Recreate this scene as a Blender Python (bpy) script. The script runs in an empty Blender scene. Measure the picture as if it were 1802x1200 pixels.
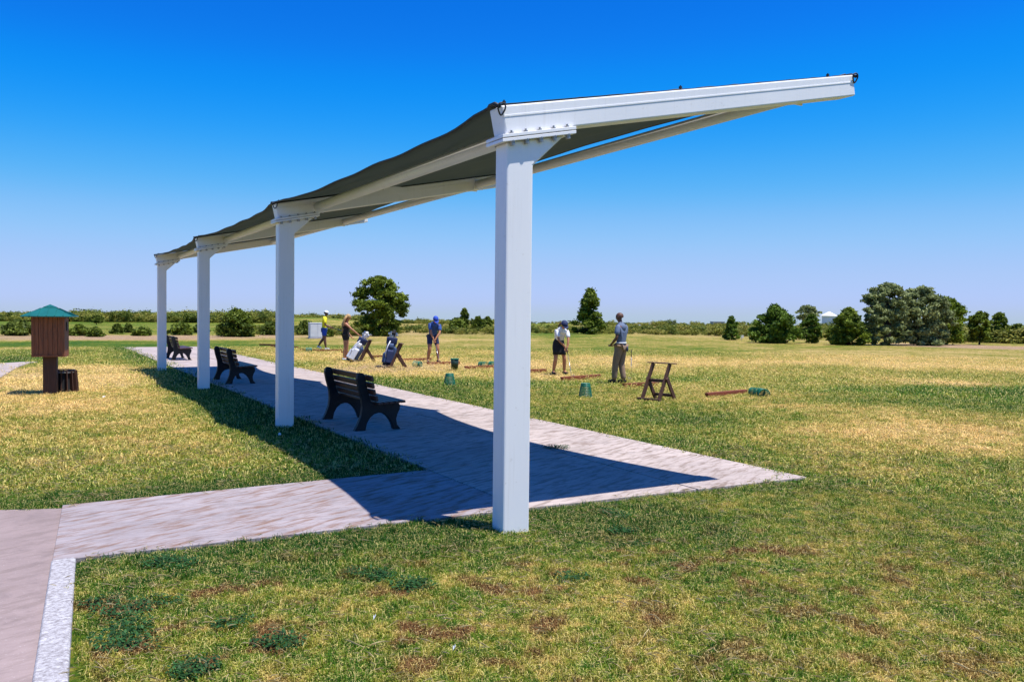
import bpy, bmesh, math, random
import numpy as np
from mathutils import Vector, Matrix, Euler
random.seed(7); rng = np.random.default_rng(7)
scn = bpy.context.scene
col = scn.collection
PI = math.pi

# ------------------------------------------------------------------ camera
F_PX, PITCH, ROLL, EYE = 1550.0, math.radians(1.70), 0.0105, 1.70
cam_d = bpy.data.cameras.new('camera'); cam = bpy.data.objects.new('camera', cam_d); col.objects.link(cam)
cam_d.sensor_width = 36.0; cam_d.lens = 36.0 * F_PX / 1802.0
cam_d.clip_start = 0.1; cam_d.clip_end = 9000
cam.matrix_world = Matrix.Translation((0, 0, EYE)) @ Matrix.Rotation(PI/2 - PITCH, 4, 'X') @ Matrix.Rotation(ROLL, 4, 'Z')
scn.camera = cam

# ------------------------------------------------------------------ sky, sun, exposure
SUN = Vector((1.21, -0.51, 4.1)).normalized()
w = bpy.data.worlds.new('World'); scn.world = w; w.use_nodes = True
nt = w.node_tree; nt.nodes.clear()
sky = nt.nodes.new('ShaderNodeTexSky'); sky.sky_type = 'NISHITA'; sky.sun_disc = False
sky.sun_elevation = math.asin(SUN.z); sky.sun_rotation = math.atan2(SUN.x, SUN.y)
sky.altitude = 900; sky.air_density = 1.0; sky.dust_density = 0.6; sky.ozone_density = 3.0
# colour response of the picture: the same per-channel curve over the whole sky
hs = nt.nodes.new('ShaderNodeHueSaturation'); hs.inputs['Saturation'].default_value = 1.45
dn = nt.nodes.new('ShaderNodeVectorMath'); dn.operation = 'SCALE'; dn.inputs['Scale'].default_value = 0.125
up_ = nt.nodes.new('ShaderNodeVectorMath'); up_.operation = 'SCALE'; up_.inputs['Scale'].default_value = 8.0
cv = nt.nodes.new('ShaderNodeRGBCurve'); cm = cv.mapping
for ch, pts in enumerate((((.02,.003),(.05,.006),(.12,.055),(.255,.176),(.60,.305)), ((.12,.085),(.197,.132),(.254,.202),(.534,.382),(.785,.422)), ((.3,.33),(.527,.58),(.605,.655),(.785,.67)))):
    c_ = cm.curves[ch]; c_.points[0].location = (0, 0); c_.points[1].location = (1.0, pts[-1][1] + .05)
    for p_ in pts: c_.points.new(*p_)
cm.update()
bg = nt.nodes.new('ShaderNodeBackground'); bg.inputs['Strength'].default_value = 0.125
wo = nt.nodes.new('ShaderNodeOutputWorld')
lk_ = nt.links.new
lk_(sky.outputs[0], hs.inputs['Color']); lk_(hs.outputs[0], dn.inputs[0]); lk_(dn.outputs[0], cv.inputs['Color']); lk_(cv.outputs[0], up_.inputs[0]); lk_(up_.outputs[0], bg.inputs['Color']); lk_(bg.outputs[0], wo.inputs[0])
sd = bpy.data.lights.new('sun', 'SUN'); sd.energy = 4.9; sd.angle = math.radians(0.53); sd.color = (1.0, 0.955, 0.88)
so = bpy.data.objects.new('sun', sd); col.objects.link(so); so.rotation_euler = SUN.to_track_quat('Z', 'Y').to_euler()
so.location = (5, -5, 30)
vs = scn.view_settings; scn.display_settings.display_device = 'sRGB'
vs.view_transform = 'Standard'; vs.look = 'None'; vs.gamma = 1.0; vs.exposure = 0.5; vs.use_curve_mapping = False

# ------------------------------------------------------------------ site coordinates (metres)
def G(px, py, z=0.0):
    """ground point seen along a sight line of the survey photograph"""
    u = (px - 901) / F_PX; v = -(py - 600) / F_PX
    c, s = math.cos(ROLL), math.sin(ROLL)
    x = c*u - s*v; y = s*u + c*v
    d = (x, math.cos(PITCH) + y*math.sin(PITCH), -math.sin(PITCH) + y*math.cos(PITCH))
    t = (z - EYE) / d[2]
    return d[0]*t, d[1]*t
OX, OY = G(885, 940)
RX, RY = -0.480, 0.877          # along the row of posts
PX_, PY_ = 0.877, 0.480         # across the row, towards the range
ROWROT = math.atan2(PY_, PX_)
def L(a, b): return OX + a*PX_ + b*RX, OY + a*PY_ + b*RY
def toloc(x, y): return (x-OX)*PX_ + (y-OY)*PY_, (x-OX)*RX + (y-OY)*RY

# ------------------------------------------------------------------ tagging
def tag(o, label=None, cat=None, group=None, kind=None):
    if label: o['label'] = label
    if cat: o['category'] = cat
    if group: o['group'] = group
    if kind: o['kind'] = kind
    return o
def empty(name, loc=(0,0,0), rz=0.0):
    o = bpy.data.objects.new(name, None); col.objects.link(o); o.location = loc; o.rotation_euler = (0,0,rz)
    o.empty_display_size = 0.1
    return o
def link(name, me, parent=None, loc=(0,0,0), rot=(0,0,0)):
    o = bpy.data.objects.new(name, me); col.objects.link(o)
    o.location = loc; o.rotation_euler = rot
    if parent: o.parent = parent
    return o
def copy_tree(o, parent=None):
    c = o.copy(); col.objects.link(c); c.parent = parent
    for ch in list(o.children): copy_tree(ch, c)
    return c

# ------------------------------------------------------------------ mesh builder
class MB:
    def __init__(s): s.v=[]; s.f=[]
    def add(s, vs_, fs):
        n=len(s.v); s.v += [tuple(p) for p in vs_]; s.f += [tuple(i+n for i in f) for f in fs]; return s
    def box(s, x0,x1,y0,y1,z0,z1, M=None):
        v=[Vector(p) for p in ((x0,y0,z0),(x1,y0,z0),(x1,y1,z0),(x0,y1,z0),(x0,y0,z1),(x1,y0,z1),(x1,y1,z1),(x0,y1,z1))]
        if M is not None: v=[M@p for p in v]
        return s.add(v, [(3,2,1,0),(4,5,6,7),(0,1,5,4),(1,2,6,5),(2,3,7,6),(3,0,4,7)])
    def bar(s, a, b, wx, wy, up=(0,0,1)):
        a=Vector(a); b=Vector(b); d=(b-a); ln=d.length; z=d.normalized(); u=Vector(up)
        if abs(z.dot(u))>.98: u=Vector((0,1,0))
        x=u.cross(z).normalized(); y=z.cross(x)
        M=Matrix((x,y,z)).transposed().to_4x4(); M.translation=a
        return s.box(-wx/2,wx/2,-wy/2,wy/2,0,ln,M)
    def tube(s, pts, r, n=8, caps=True):
        pts=[Vector(p) for p in pts]; rs = r if isinstance(r,(list,tuple)) else [r]*len(pts)
        base=len(s.v); ref=None
        for i,p in enumerate(pts):
            t=(pts[min(i+1,len(pts)-1)]-pts[max(i-1,0)]).normalized()
            if ref is None:
                ref = Vector((0,0,1)) if abs(t.z)<.9 else Vector((1,0,0))
            x=(ref-t*ref.dot(t)).normalized(); y=t.cross(x); ref=x
            for k in range(n):
                a=2*PI*k/n; s.v.append(tuple(p+(x*math.cos(a)+y*math.sin(a))*rs[i]))
        for i in range(len(pts)-1):
            for k in range(n):
                a=base+i*n+k; b=base+i*n+(k+1)%n; s.f.append((a,b,b+n,a+n))
        if caps:
            s.f.append(tuple(base+k for k in range(n))[::-1]); e=base+(len(pts)-1)*n; s.f.append(tuple(e+k for k in range(n)))
        return s
    def lathe(s, prof, n=16, M=None, capb=True, capt=True):
        base=len(s.v)
        for r,z in prof:
            for k in range(n):
                a=2*PI*k/n; p=Vector((r*math.cos(a), r*math.sin(a), z)); s.v.append(tuple(M@p if M is not None else p))
        for i in range(len(prof)-1):
            for k in range(n):
                a=base+i*n+k; b=base+i*n+(k+1)%n; s.f.append((a,b,b+n,a+n))
        if capb: s.f.append(tuple(base+k for k in range(n))[::-1])
        if capt: e=base+(len(prof)-1)*n; s.f.append(tuple(e+k for k in range(n)))
        return s
    def prism(s, poly, y0, y1, M=None):
        """poly: list of (x,z); extruded along y"""
        n=len(poly); v=[Vector((x,y0,z)) for x,z in poly]+[Vector((x,y1,z)) for x,z in poly]
        if M is not None: v=[M@p for p in v]
        return s.add(v, [tuple(range(n)), tuple(range(2*n-1,n-1,-1))]+[(i,i+n,(i+1)%n+n,(i+1)%n) for i in range(n)])
    def mesh(s, name, m, smooth=False):
        me=bpy.data.meshes.new(name); me.from_pydata(s.v,[],s.f); me.validate()
        bm=bmesh.new(); bm.from_mesh(me); bmesh.ops.recalc_face_normals(bm, faces=bm.faces); bm.to_mesh(me); bm.free()
        if m: me.materials.append(m)
        if smooth: me.polygons.foreach_set('use_smooth',[True]*len(me.polygons))
        me.update(); return me
    def build(s, name, m, parent=None, smooth=False, bevel=0, loc=(0,0,0), rot=(0,0,0)):
        o=link(name, s.mesh(name,m,smooth), parent, loc, rot)
        if bevel:
            b=o.modifiers.new('bevel','BEVEL'); b.width=bevel; b.segments=2; b.limit_method='ANGLE'; b.angle_limit=math.radians(40)
        return o

# ------------------------------------------------------------------ materials
def new_mat(name):
    m=bpy.data.materials.new(name); m.use_nodes=True; t=m.node_tree; return m, t, t.nodes['Principled BSDF']
def noise(t, scale, detail=4, vec=None, rough=0.55, sc=None):
    n=t.nodes.new('ShaderNodeTexNoise'); n.inputs['Scale'].default_value=scale; n.inputs['Detail'].default_value=detail; n.inputs['Roughness'].default_value=rough
    if vec is not None:
        if sc:
            if len(sc)>3:
                m0=t.nodes.new('ShaderNodeMapping'); m0.inputs['Rotation'].default_value=(0,0,sc[3]); t.links.new(vec,m0.inputs['Vector']); vec=m0.outputs[0]
            mp=t.nodes.new('ShaderNodeMapping'); mp.inputs['Scale'].default_value=sc[:3]
            t.links.new(vec, mp.inputs['Vector']); vec=mp.outputs[0]
        t.links.new(vec, n.inputs['Vector'])
    return n.outputs['Fac']
def ramp(t, fac, stops):
    r=t.nodes.new('ShaderNodeValToRGB'); e=r.color_ramp.elements
    while len(e)<len(stops): e.new(0.5)
    for k,(p,c) in enumerate(stops):
        e[k].position=p; e[k].color=(c[0],c[1],c[2],1) if hasattr(c,'__len__') else (c,c,c,1)
    t.links.new(fac, r.inputs['Fac']); return r.outputs['Color']
def mix(t, fac, a, b, mode='MIX'):
    n=t.nodes.new('ShaderNodeMix'); n.data_type='RGBA'; n.blend_type=mode
    for s,v in ((0,fac),(6,a),(7,b)):
        if hasattr(v,'is_output') or isinstance(v,bpy.types.NodeSocket): t.links.new(v,n.inputs[s])
        elif isinstance(v,(int,float)): n.inputs[s].default_value=v
        else: n.inputs[s].default_value=(v[0],v[1],v[2],1)
    return n.outputs[2]
def math_(t, op, a, b=0.0, clamp=False):
    n=t.nodes.new('ShaderNodeMath'); n.operation=op; n.use_clamp=clamp
    for i,v in enumerate((a,b)):
        if isinstance(v,bpy.types.NodeSocket): t.links.new(v,n.inputs[i])
        else: n.inputs[i].default_value=v
    return n.outputs[0]
def bump(t, bs, h, strength=0.3, dist=0.01):
    n=t.nodes.new('ShaderNodeBump'); n.inputs['Strength'].default_value=strength; n.inputs['Distance'].default_value=dist
    t.links.new(h,n.inputs['Height']); t.links.new(n.outputs[0], bs.inputs['Normal'])
def pos(t): return t.nodes.new('ShaderNodeNewGeometry').outputs['Position']
def objco(t): return t.nodes.new('ShaderNodeTexCoord').outputs['Object']
def simple(name, c, rough=0.6, var=0.15, scale=6.0, metal=0.0, bmp=0.0, stretch=None, spec=0.5):
    m,t,b=new_mat(name); v=objco(t)
    n=noise(t, scale, 5, v, sc=stretch)
    lo=[x*(1-var) for x in c]; hi=[min(1,x*(1+var)) for x in c]
    t.links.new(ramp(t,n,[(0.3,lo),(0.7,hi)]), b.inputs['Base Color'])
    b.inputs['Roughness'].default_value=rough; b.inputs['Metallic'].default_value=metal
    b.inputs['Specular IOR Level'].default_value=spec
    if bmp: bump(t,b,noise(t,scale*6,3,v,sc=stretch),bmp,0.004)
    return m

def white_paint():
    m,t,b=new_mat('white_steel_paint'); v=objco(t)
    c=ramp(t, noise(t,1.3,6,v,sc=(1,1,.25)), [(0.3,(.80,.80,.80)),(0.7,(.88,.87,.86))])
    # dust film and small scuffs
    g=ramp(t, noise(t,22,4,v), [(0.64,0.0),(0.70,1.0)])
    c=mix(t, math_(t,'MULTIPLY',g,0.16), c, (.42,.37,.29))
    drip=ramp(t, noise(t,9,5,v,sc=(4,4,.12)), [(0.55,0.0),(0.8,1.0)])
    c=mix(t, math_(t,'MULTIPLY',drip,0.22), c, (.55,.51,.44))
    t.links.new(c,b.inputs['Base Color'])
    t.links.new(ramp(t,noise(t,5,4,v),[(0.3,.34),(0.7,.5)]), b.inputs['Roughness'])
    bump(t,b,noise(t,60,3,v),0.12,0.002)
    return m
M={}
M['white']=white_paint()
M['steel']=simple('galvanised_bolt',(.35,.34,.33),.45,.2,40,.7)
M['black']=simple('black_cable',(.012,.013,.016),.6,.3,30)
M['bench']=simple('bench_dark_plastic',(.010,.011,.014),.5,.3,14,bmp=.25,spec=.3)
M['slat']=simple('bench_brown_slat',(.070,.026,.018),.42,.3,9,bmp=.2,stretch=(1,12,12))
M['redboard']=simple('red_stained_timber',(.20,.045,.016),.75,.45,7,bmp=.5,stretch=(1,8,8))
M['standwood']=simple('dark_stained_timber',(.075,.03,.017),.65,.4,8,bmp=.5,stretch=(6,6,1))
M['cabwood']=simple('brown_stained_plank',(.23,.072,.024),.6,.4,6,bmp=.5,stretch=(14,14,.8))
M['cabdark']=simple('dark_brown_post_timber',(.060,.022,.012),.65,.4,6,bmp=.5,stretch=(14,14,.8))
M['roofgreen']=simple('green_metal_roof',(.004,.11,.10),.4,.15,4,.0)
M['basket']=simple('green_plastic_wire',(.010,.17,.10),.45,.2,20)
M['darkbin']=simple('dark_green_plastic',(.006,.03,.02),.5,.3,12)
M['skin']=simple('skin_tanned',(.42,.18,.09),.55,.12,12)
M['skin2']=simple('skin_brown',(.13,.055,.032),.55,.15,12)
M['skin3']=simple('skin_fair',(.42,.22,.15),.55,.12,12)
M['yellow']=simple('yellow_jersey',(.75,.68,.02),.8,.1,10,bmp=.2)
M['blue']=simple('royal_blue_cloth',(.012,.06,.42),.8,.15,10,bmp=.2)
M['navy']=simple('navy_cloth',(.012,.025,.09),.8,.3,10,bmp=.2)
M['navymid']=simple('blue_golf_shirt',(.02,.07,.27),.8,.25,7,bmp=.2)
M['blackcloth']=simple('black_cloth',(.01,.01,.013),.85,.3,10,bmp=.2)
M['whitecloth']=simple('white_cloth',(.74,.76,.8),.8,.06,10,bmp=.2)
M['greyshirt']=simple('grey_blue_shirt',(.12,.16,.25),.8,.15,8,bmp=.2)
M['khaki']=simple('khaki_trousers',(.25,.165,.105),.85,.12,8,bmp=.3)
M['blond']=simple('blond_hair',(.42,.26,.10),.6,.35,30,stretch=(4,4,.4))
M['brownhair']=simple('brown_hair',(.10,.042,.022),.6,.35,30)
M['darkhair']=simple('dark_hair',(.02,.014,.012),.7,.3,30)
M['eye']=simple('eye_dark',(.01,.01,.01),.2,.1,30)
M['shaft']=simple('club_steel',(.6,.6,.62),.25,.1,30,.9)
M['bagblue']=simple('bag_slate_blue',(.035,.07,.16),.7,.35,9,bmp=.3)
M['bagwhite']=simple('bag_white_panel',(.62,.64,.7),.6,.1,9,bmp=.2)
M['bark']=simple('tree_bark',(.085,.06,.045),.9,.4,12,bmp=.8,stretch=(6,6,1))
M['utility']=simple('painted_utility_steel',(.62,.63,.66),.5,.08,3)
M['greybuild']=simple('grey_building_render',(.25,.27,.31),.8,.1,.5)
M['tankwhite']=simple('white_tank_paint',(.82,.81,.78),.5,.05,.3)
M['glassdark']=simple('dark_window',(.02,.03,.04),.15,.1,1)

def fabric():
    m,t,b=new_mat('dark_green_shade_net'); v=objco(t)
    c=ramp(t,noise(t,2.2,6,v,sc=(1,.35,1)),[(0.3,(.035,.048,.040)),(0.7,(.080,.098,.080))])
    wv=t.nodes.new('ShaderNodeTexWave'); wv.inputs['Scale'].default_value=38; wv.inputs['Distortion'].default_value=.6
    t.links.new(v,wv.inputs['Vector'])
    c=mix(t,math_(t,'MULTIPLY',wv.outputs['Fac'],.35),c,(.018,.024,.02))
    t.links.new(c,b.inputs['Base Color']); b.inputs['Roughness'].default_value=.85
    bump(t,b,noise(t,140,3,v),.5,.004)
    tr=t.nodes.new('ShaderNodeBsdfTranslucent'); tr.inputs['Color'].default_value=(.19,.215,.185,1)
    mx=t.nodes.new('ShaderNodeMixShader'); mx.inputs[0].default_value=.5
    t.links.new(b.outputs[0],mx.inputs[1]); t.links.new(tr.outputs[0],mx.inputs[2])
    t.links.new(mx.outputs[0], t.nodes['Material Output'].inputs['Surface'])
    return m
M['fabric']=fabric()

def concrete(name, base, stain, stain_amt, broom=.62):
    m,t,b=new_mat(name); p=pos(t)
    c=ramp(t,noise(t,.8,8,p,.65),[(0.3,[x*.90 for x in base]),(0.7,[min(1,x*1.28) for x in base])])
    # broom marks across the walk
    br=noise(t,1.0,6,p,.7,sc=(1.6,30,5,-ROWROT))
    c=mix(t,ramp(t,br,[(0.44,.0),(0.62,broom*.75)]),c,[x*.50 for x in base])
    br2=noise(t,1.0,5,p,.65,sc=(.55,9,3,-ROWROT)); c=mix(t,ramp(t,br2,[(0.46,.0),(0.68,broom*.35)]),c,[x*.48 for x in base])
    # worn light aggregate specks
    sp=ramp(t,noise(t,95,2,p),[(0.66,0.0),(0.74,1.0)])
    c=mix(t,math_(t,'MULTIPLY',sp,.35),c,(.7,.68,.66))
    # rusty smears left by grass and tyres
    st=ramp(t,noise(t,1.0,7,p,.7,sc=(2.4,13,3,-ROWROT-.5)),[(0.48,0.0),(0.62,1.0)])
    c=mix(t,math_(t,'MULTIPLY',st,stain_amt),c,stain)
    blot=ramp(t,noise(t,4.5,7,p,.72),[(0.50,0.0),(0.66,1.0)]); c=mix(t,math_(t,'MULTIPLY',blot,.38),c,[x*.45 for x in base])
    big=ramp(t,noise(t,.35,5,p),[(0.42,0.0),(0.68,1.0)])
    c=mix(t,math_(t,'MULTIPLY',big,.35),c,[x*.66 for x in base])
    t.links.new(c,b.inputs['Base Color']); b.inputs['Roughness'].default_value=.88
    hh=math_(t,'ADD',br,math_(t,'MULTIPLY',noise(t,60,4,p),.5))
    bump(t,b,hh,.45,.006)
    return m
M['walk']=concrete('walk_concrete',(.45,.375,.345),(.17,.115,.08),.75)
M['path']=concrete('side_path_concrete',(.33,.285,.295),(.19,.095,.05),.9)
M['road']=concrete('cart_path_concrete',(.27,.205,.195),(.15,.11,.09),.4,.16)
def kerbmat():
    m,t,b=new_mat('worn_white_kerb_paint'); p=pos(t)
    n=noise(t,1,9,p,.85,sc=(30,42,30,-ROWROT))
    c=ramp(t,n,[(0.42,(.20,.18,.185)),(0.60,(.52,.51,.53))])
    t.links.new(c,b.inputs['Base Color']); b.inputs['Roughness'].default_value=.85
    bump(t,b,n,.25,.002); return m
M['kerb']=kerbmat()

# turf colour shared by the ground sheet and the blades; 'dry', 'bare', 'red' are stored on the geometry
def turf_colour(t, attr_type, p):
    def at(nm):
        a=t.nodes.new('ShaderNodeAttribute'); a.attribute_type=attr_type; a.attribute_name=nm; return a.outputs['Fac']
    dry=at('dry'); bare=at('bare'); red=at('red')
    n1=noise(t,.55,5,p,.6); n2=noise(t,3.3,5,p,.65); n3=noise(t,11,5,p,.68)
    s=math_(t,'ADD',math_(t,'MULTIPLY',math_(t,'SUBTRACT',n1,.5),1.0),math_(t,'MULTIPLY',math_(t,'SUBTRACT',n2,.5),1.6))
    n0=noise(t,.16,4,p,.6); s=math_(t,'ADD',s,math_(t,'MULTIPLY',math_(t,'SUBTRACT',n0,.5),.9))
    s=math_(t,'ADD',s,math_(t,'MULTIPLY',math_(t,'SUBTRACT',n3,.5),1.7))
    d=math_(t,'ADD',dry,s,True)
    c=ramp(t,d,[(0.0,(.018,.085,.004)),(0.30,(.085,.165,.007)),(0.55,(.235,.235,.026)),(0.8,(.46,.34,.095)),(1.0,(.62,.44,.18))])
    rn=noise(t,2.9,5,p,.62)
    rr=math_(t,'MULTIPLY',math_(t,'MULTIPLY',red,1.7),ramp(t,rn,[(0.53,0.0),(0.62,1.0)]),True)
    c=mix(t,math_(t,'MULTIPLY',rr,.85),c,(.17,.062,.028))
    bc=ramp(t,noise(t,1.2,6,p,.7),[(0.3,(.36,.225,.12)),(0.7,(.52,.37,.235))])
    bb=math_(t,'ADD',bare,math_(t,'MULTIPLY',math_(t,'SUBTRACT',n2,.5),1.0))
    bb=math_(t,'MULTIPLY',ramp(t,bb,[(0.4,0.0),(0.75,1.0)]),ramp(t,bare,[(0.02,0.0),(0.15,1.0)]))
    c=mix(t,bb,c,bc)
    return c, n3, n2
def ground_mat():
    m,t,b=new_mat('turf_ground'); p=pos(t)
    c,n3,n2=turf_colour(t,'GEOMETRY',p)
    f=noise(t,42,5,p,.75)
    c=mix(t,1.0,c,ramp(t,f,[(0.30,.35),(0.5,.85),(0.68,1.30)]),'MULTIPLY')
    g=noise(t,7,6,p,.75)
    c=mix(t,1.0,c,ramp(t,g,[(0.32,.55),(0.62,1.15)]),'MULTIPLY')
    t.links.new(c,b.inputs['Base Color']); b.inputs['Roughness'].default_value=.95; b.inputs['Specular IOR Level'].default_value=.15
    hh=math_(t,'ADD',f,math_(t,'MULTIPLY',g,2.0))
    bump(t,b,hh,.8,.05); return m
M['turf']=ground_mat()
def blade_mat(name='grass_blade', mode='turf', tone=(.02,.06,.02)):
    m,t,b=new_mat(name)
    if mode=='turf':
        p=pos(t); c,_,_=turf_colour(t,'INSTANCER',p)
        a=t.nodes.new('ShaderNodeAttribute'); a.attribute_type='GEOMETRY'; a.attribute_name='bv'
        c=mix(t,ramp(t,a.outputs['Fac'],[(0.74,0.0),(0.82,.7)]),c,(.56,.44,.17))
        c=mix(t,1.0,c,ramp(t,a.outputs['Fac'],[(0.0,.48),(0.7,1.85)]),'MULTIPLY')
    else:
        a=t.nodes.new('ShaderNodeAttribute'); a.attribute_type='GEOMETRY'; a.attribute_name='bv'
        c=ramp(t,a.outputs['Fac'],[(0.0,[x*.55 for x in tone]),(1.0,[x*1.6 for x in tone])])
    t.links.new(c,b.inputs['Base Color']); b.inputs['Roughness'].default_value=.6; b.inputs['Specular IOR Level'].default_value=.25
    tr=t.nodes.new('ShaderNodeBsdfTranslucent'); t.links.new(c,tr.inputs['Color'])
    mx=t.nodes.new('ShaderNodeMixShader'); mx.inputs[0].default_value=.3
    t.links.new(b.outputs[0],mx.inputs[1]); t.links.new(tr.outputs[0],mx.inputs[2])
    t.links.new(mx.outputs[0],t.nodes['Material Output'].inputs['Surface'])
    return m
M['blade']=blade_mat()
M['weed']=blade_mat('weed_leaf','flat',(.030,.095,.022))
def leafmat(name, dark, light, trans=.22):
    m,t,b=new_mat(name)
    a=t.nodes.new('ShaderNodeAttribute'); a.attribute_type='GEOMETRY'; a.attribute_name='bv'
    c=ramp(t,a.outputs['Fac'],[(0.0,dark),(1.0,light)])
    t.links.new(c,b.inputs['Base Color']); b.inputs['Roughness'].default_value=.6; b.inputs['Specular IOR Level'].default_value=.2
    tr=t.nodes.new('ShaderNodeBsdfTranslucent'); t.links.new(c,tr.inputs['Color'])
    mx=t.nodes.new('ShaderNodeMixShader'); mx.inputs[0].default_value=trans
    t.links.new(b.outputs[0],mx.inputs[1]); t.links.new(tr.outputs[0],mx.inputs[2])
    t.links.new(mx.outputs[0],t.nodes['Material Output'].inputs['Surface'])
    return m
M['pine']=leafmat('pine_needles',(.016,.042,.004),(.25,.32,.028))
M['willow']=leafmat('silvery_leaves',(.045,.075,.018),(.44,.49,.20),.32)
M['bright']=leafmat('yellow_green_leaves',(.05,.10,.006),(.24,.31,.022))
M['juniper']=leafmat('dense_evergreen_leaves',(.016,.045,.005),(.18,.28,.025))
M['mesquite']=leafmat('mesquite_leaves',(.030,.065,.006),(.20,.25,.025))
M['scrub']=leafmat('scrub_leaves',(.07,.095,.010),(.36,.36,.06))
M['scrublt']=leafmat('yellow_scrub_leaves',(.12,.13,.015),(.46,.42,.09))
M['scrubdk']=leafmat('dark_scrub_leaves',(.03,.06,.006),(.18,.22,.028))

# ------------------------------------------------------------------ ground
WALK=(0.56,4.00,0.64,38.2)       # a0,a1,b0,b1
SIDE=(-3.05,0.55,0.64,2.72)
def patchlist():
    P=[]
    def p(px,py,hw,hh,dry=None,bare=0,red=0,k=1.0):
        x,y=G(px,py); _,yn=G(px,py+hh); _,yf=G(px,py-hh)
        P.append((x,y,hw/F_PX*y,max((yf-yn)/2,.2),dry,bare,red,k))
    # left lawn
    p(150,790,420,70,.62); p(330,740,220,40,.60); p(120,690,190,26,.80); p(190,668,150,18,.95,.25); p(90,655,90,10,.9,.35)
    p(230,690,60,10,.75); p(170,632,70,8,.45); p(45,687,28,5,.9,.3,.8); p(55,660,32,6,.9,.8)
    # swale and banks at far left
    p(130,604,240,5,.12); p(30,612,90,5,.8); p(30,622,90,6,.35); p(40,633,60,4,.05); p(120,592,230,6,1.0,1.0); p(420,594,120,5,.9,.8)
    p(250,575,260,9,.45); p(520,562,120,8,.30); p(955,578,60,8,.12); p(330,607,60,5,.2); p(440,600,90,5,.45); p(760,584,170,9,.75,.55); p(1180,584,140,9,.75,.5); p(1500,580,300,8,.7,.4); p(1180,574,200,3,.8,.6); p(760,573,170,3,.8,.5)
    # tee line
    p(560,628,150,10,.80,.25); p(650,648,110,8,.95,.7); p(480,640,90,10,.60); p(780,645,120,8,.90,.5); p(790,660,110,6,.75)
    p(760,675,160,10,.15); p(800,695,120,14,.30); p(840,620,200,6,.75); p(760,614,200,3,.35)
    p(1000,618,260,6,.5); p(1040,640,260,7,.92,.2); p(970,662,70,6,.85,.4); p(1080,690,140,10,.45)
    p(1200,690,90,10,.78,.45); p(1340,700,90,9,.72,.3); p(1120,730,200,14,.25); p(1000,720,140,16,.45); p(1150,760,160,14,.5)
    # right field bands
    p(1250,634,300,6,.85); p(1600,624,260,7,.80,.1); p(1700,641,200,8,.96,.35); p(1400,612,260,4,.58); p(1100,600,250,5,.62); p(820,600,120,5,.85,.3)
    p(1500,655,240,7,.55); p(1660,674,60,4,.95,.4); p(1750,700,170,14,.10); p(1600,705,160,12,.25); p(1720,684,90,4,.15)
    p(1480,725,150,12,.75,.2); p(1560,765,170,16,.85,.25); p(1720,775,130,16,.9,.3); p(1450,770,90,16,.6); p(1720,610,110,4,.8,1.0); p(1660,606,60,3,.9,.9)
    p(1500,830,200,20,.55); p(1640,900,240,40,.35); p(1500,880,100,20,.5,0,.5)
    p(1700,1000,250,60,.36,0,.5); p(1300,980,260,50,.42,0,.6); p(905,946,50,9,.75,0,0,1.5); p(1120,930,150,24,-.02); p(800,950,170,26,-.02); p(500,1005,200,18,.05); p(700,1060,420,80,.56,0,.7)
    p(330,1080,150,60,.36,0,1.2); p(800,1090,200,40,.5,0,1.0); p(1250,1000,160,30,.4,0,1.0); p(200,1060,70,60,.2,0,.5); p(480,1010,120,20,.5,0,.8); p(1500,1120,300,60,.5,0,.5); p(1000,1120,300,50,.55,0,.5)
    return P
PATCH=patchlist()
def turf(x,y):
    x=np.asarray(x,float); y=np.asarray(y,float)
    wsum=np.full(x.shape,.10); dry=wsum*.55; bare=np.zeros(x.shape); red=np.where(y<14,.25,0.)*wsum
    for (cx,cy,rx,ry,dv,bv,rv,k) in PATCH:
        q=((x-cx)/rx)**2+((y-cy)/ry)**2
        g=np.exp(-q*1.1)*k
        wsum=wsum+g; dry=dry+g*dv; bare=bare+g*bv; red=red+g*rv
    dry/=wsum; bare/=wsum; red/=wsum
    # watered green fringe along the concrete
    a=(x-OX)*PX_+(y-OY)*PY_; b=(x-OX)*RX+(y-OY)*RY
    def dist(r):
        dx=np.maximum(np.maximum(r[0]-a,a-r[1]),0); dy=np.maximum(np.maximum(r[2]-b,b-r[3]),0); return np.hypot(dx,dy)
    d=np.minimum(dist(WALK),dist(SIDE)); fr=np.exp(-(d/.65)**2)*np.where(a>2,.35,1.0)
    dry=dry*(1-.8*fr)-.05*fr; red=red*(1-fr)
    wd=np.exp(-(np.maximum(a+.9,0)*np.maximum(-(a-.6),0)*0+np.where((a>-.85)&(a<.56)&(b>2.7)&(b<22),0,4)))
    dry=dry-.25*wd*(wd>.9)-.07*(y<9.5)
    return dry,bare,red
MOUNDS=[(-34,150,9,16,.95),(7,150,5,14,.25),(-17,62,7,4,.12)]
def gz(x,y):
    x=np.asarray(x,float); y=np.asarray(y,float); r=np.hypot(x,y)
    z=-np.maximum(r-150,0)*.0105
    for cx,cy,rx,ry,h in MOUNDS: z=z+h*np.exp(-((x-cx)/rx)**2-((y-cy)/ry)**2)
    # shallow swale left of the walk
    z=z-.45*np.exp(-((x+33)/8.)**2-((y-40)/7.)**2)
    # gentle undulation beyond the lawn
    z=z+np.where(r>30,(np.sin(x*.11+1)*np.cos(y*.09))*.10*np.clip((r-30)/40,0,1),0)
    return z
def gz1(x,y): return float(gz(np.array([x]),np.array([y]))[0])
def axis(lo,hi,fine0,fine1,d0,grow):
    v=list(np.arange(fine0,fine1+1e-6,d0)); s=d0
    x=v[-1]
    while x<hi: s*=grow; x+=s; v.append(x)
    s=d0; x=v[0]; pre=[]
    while x>lo: s*=grow; x-=s; pre.append(x)
    return np.array(pre[::-1]+v)
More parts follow.
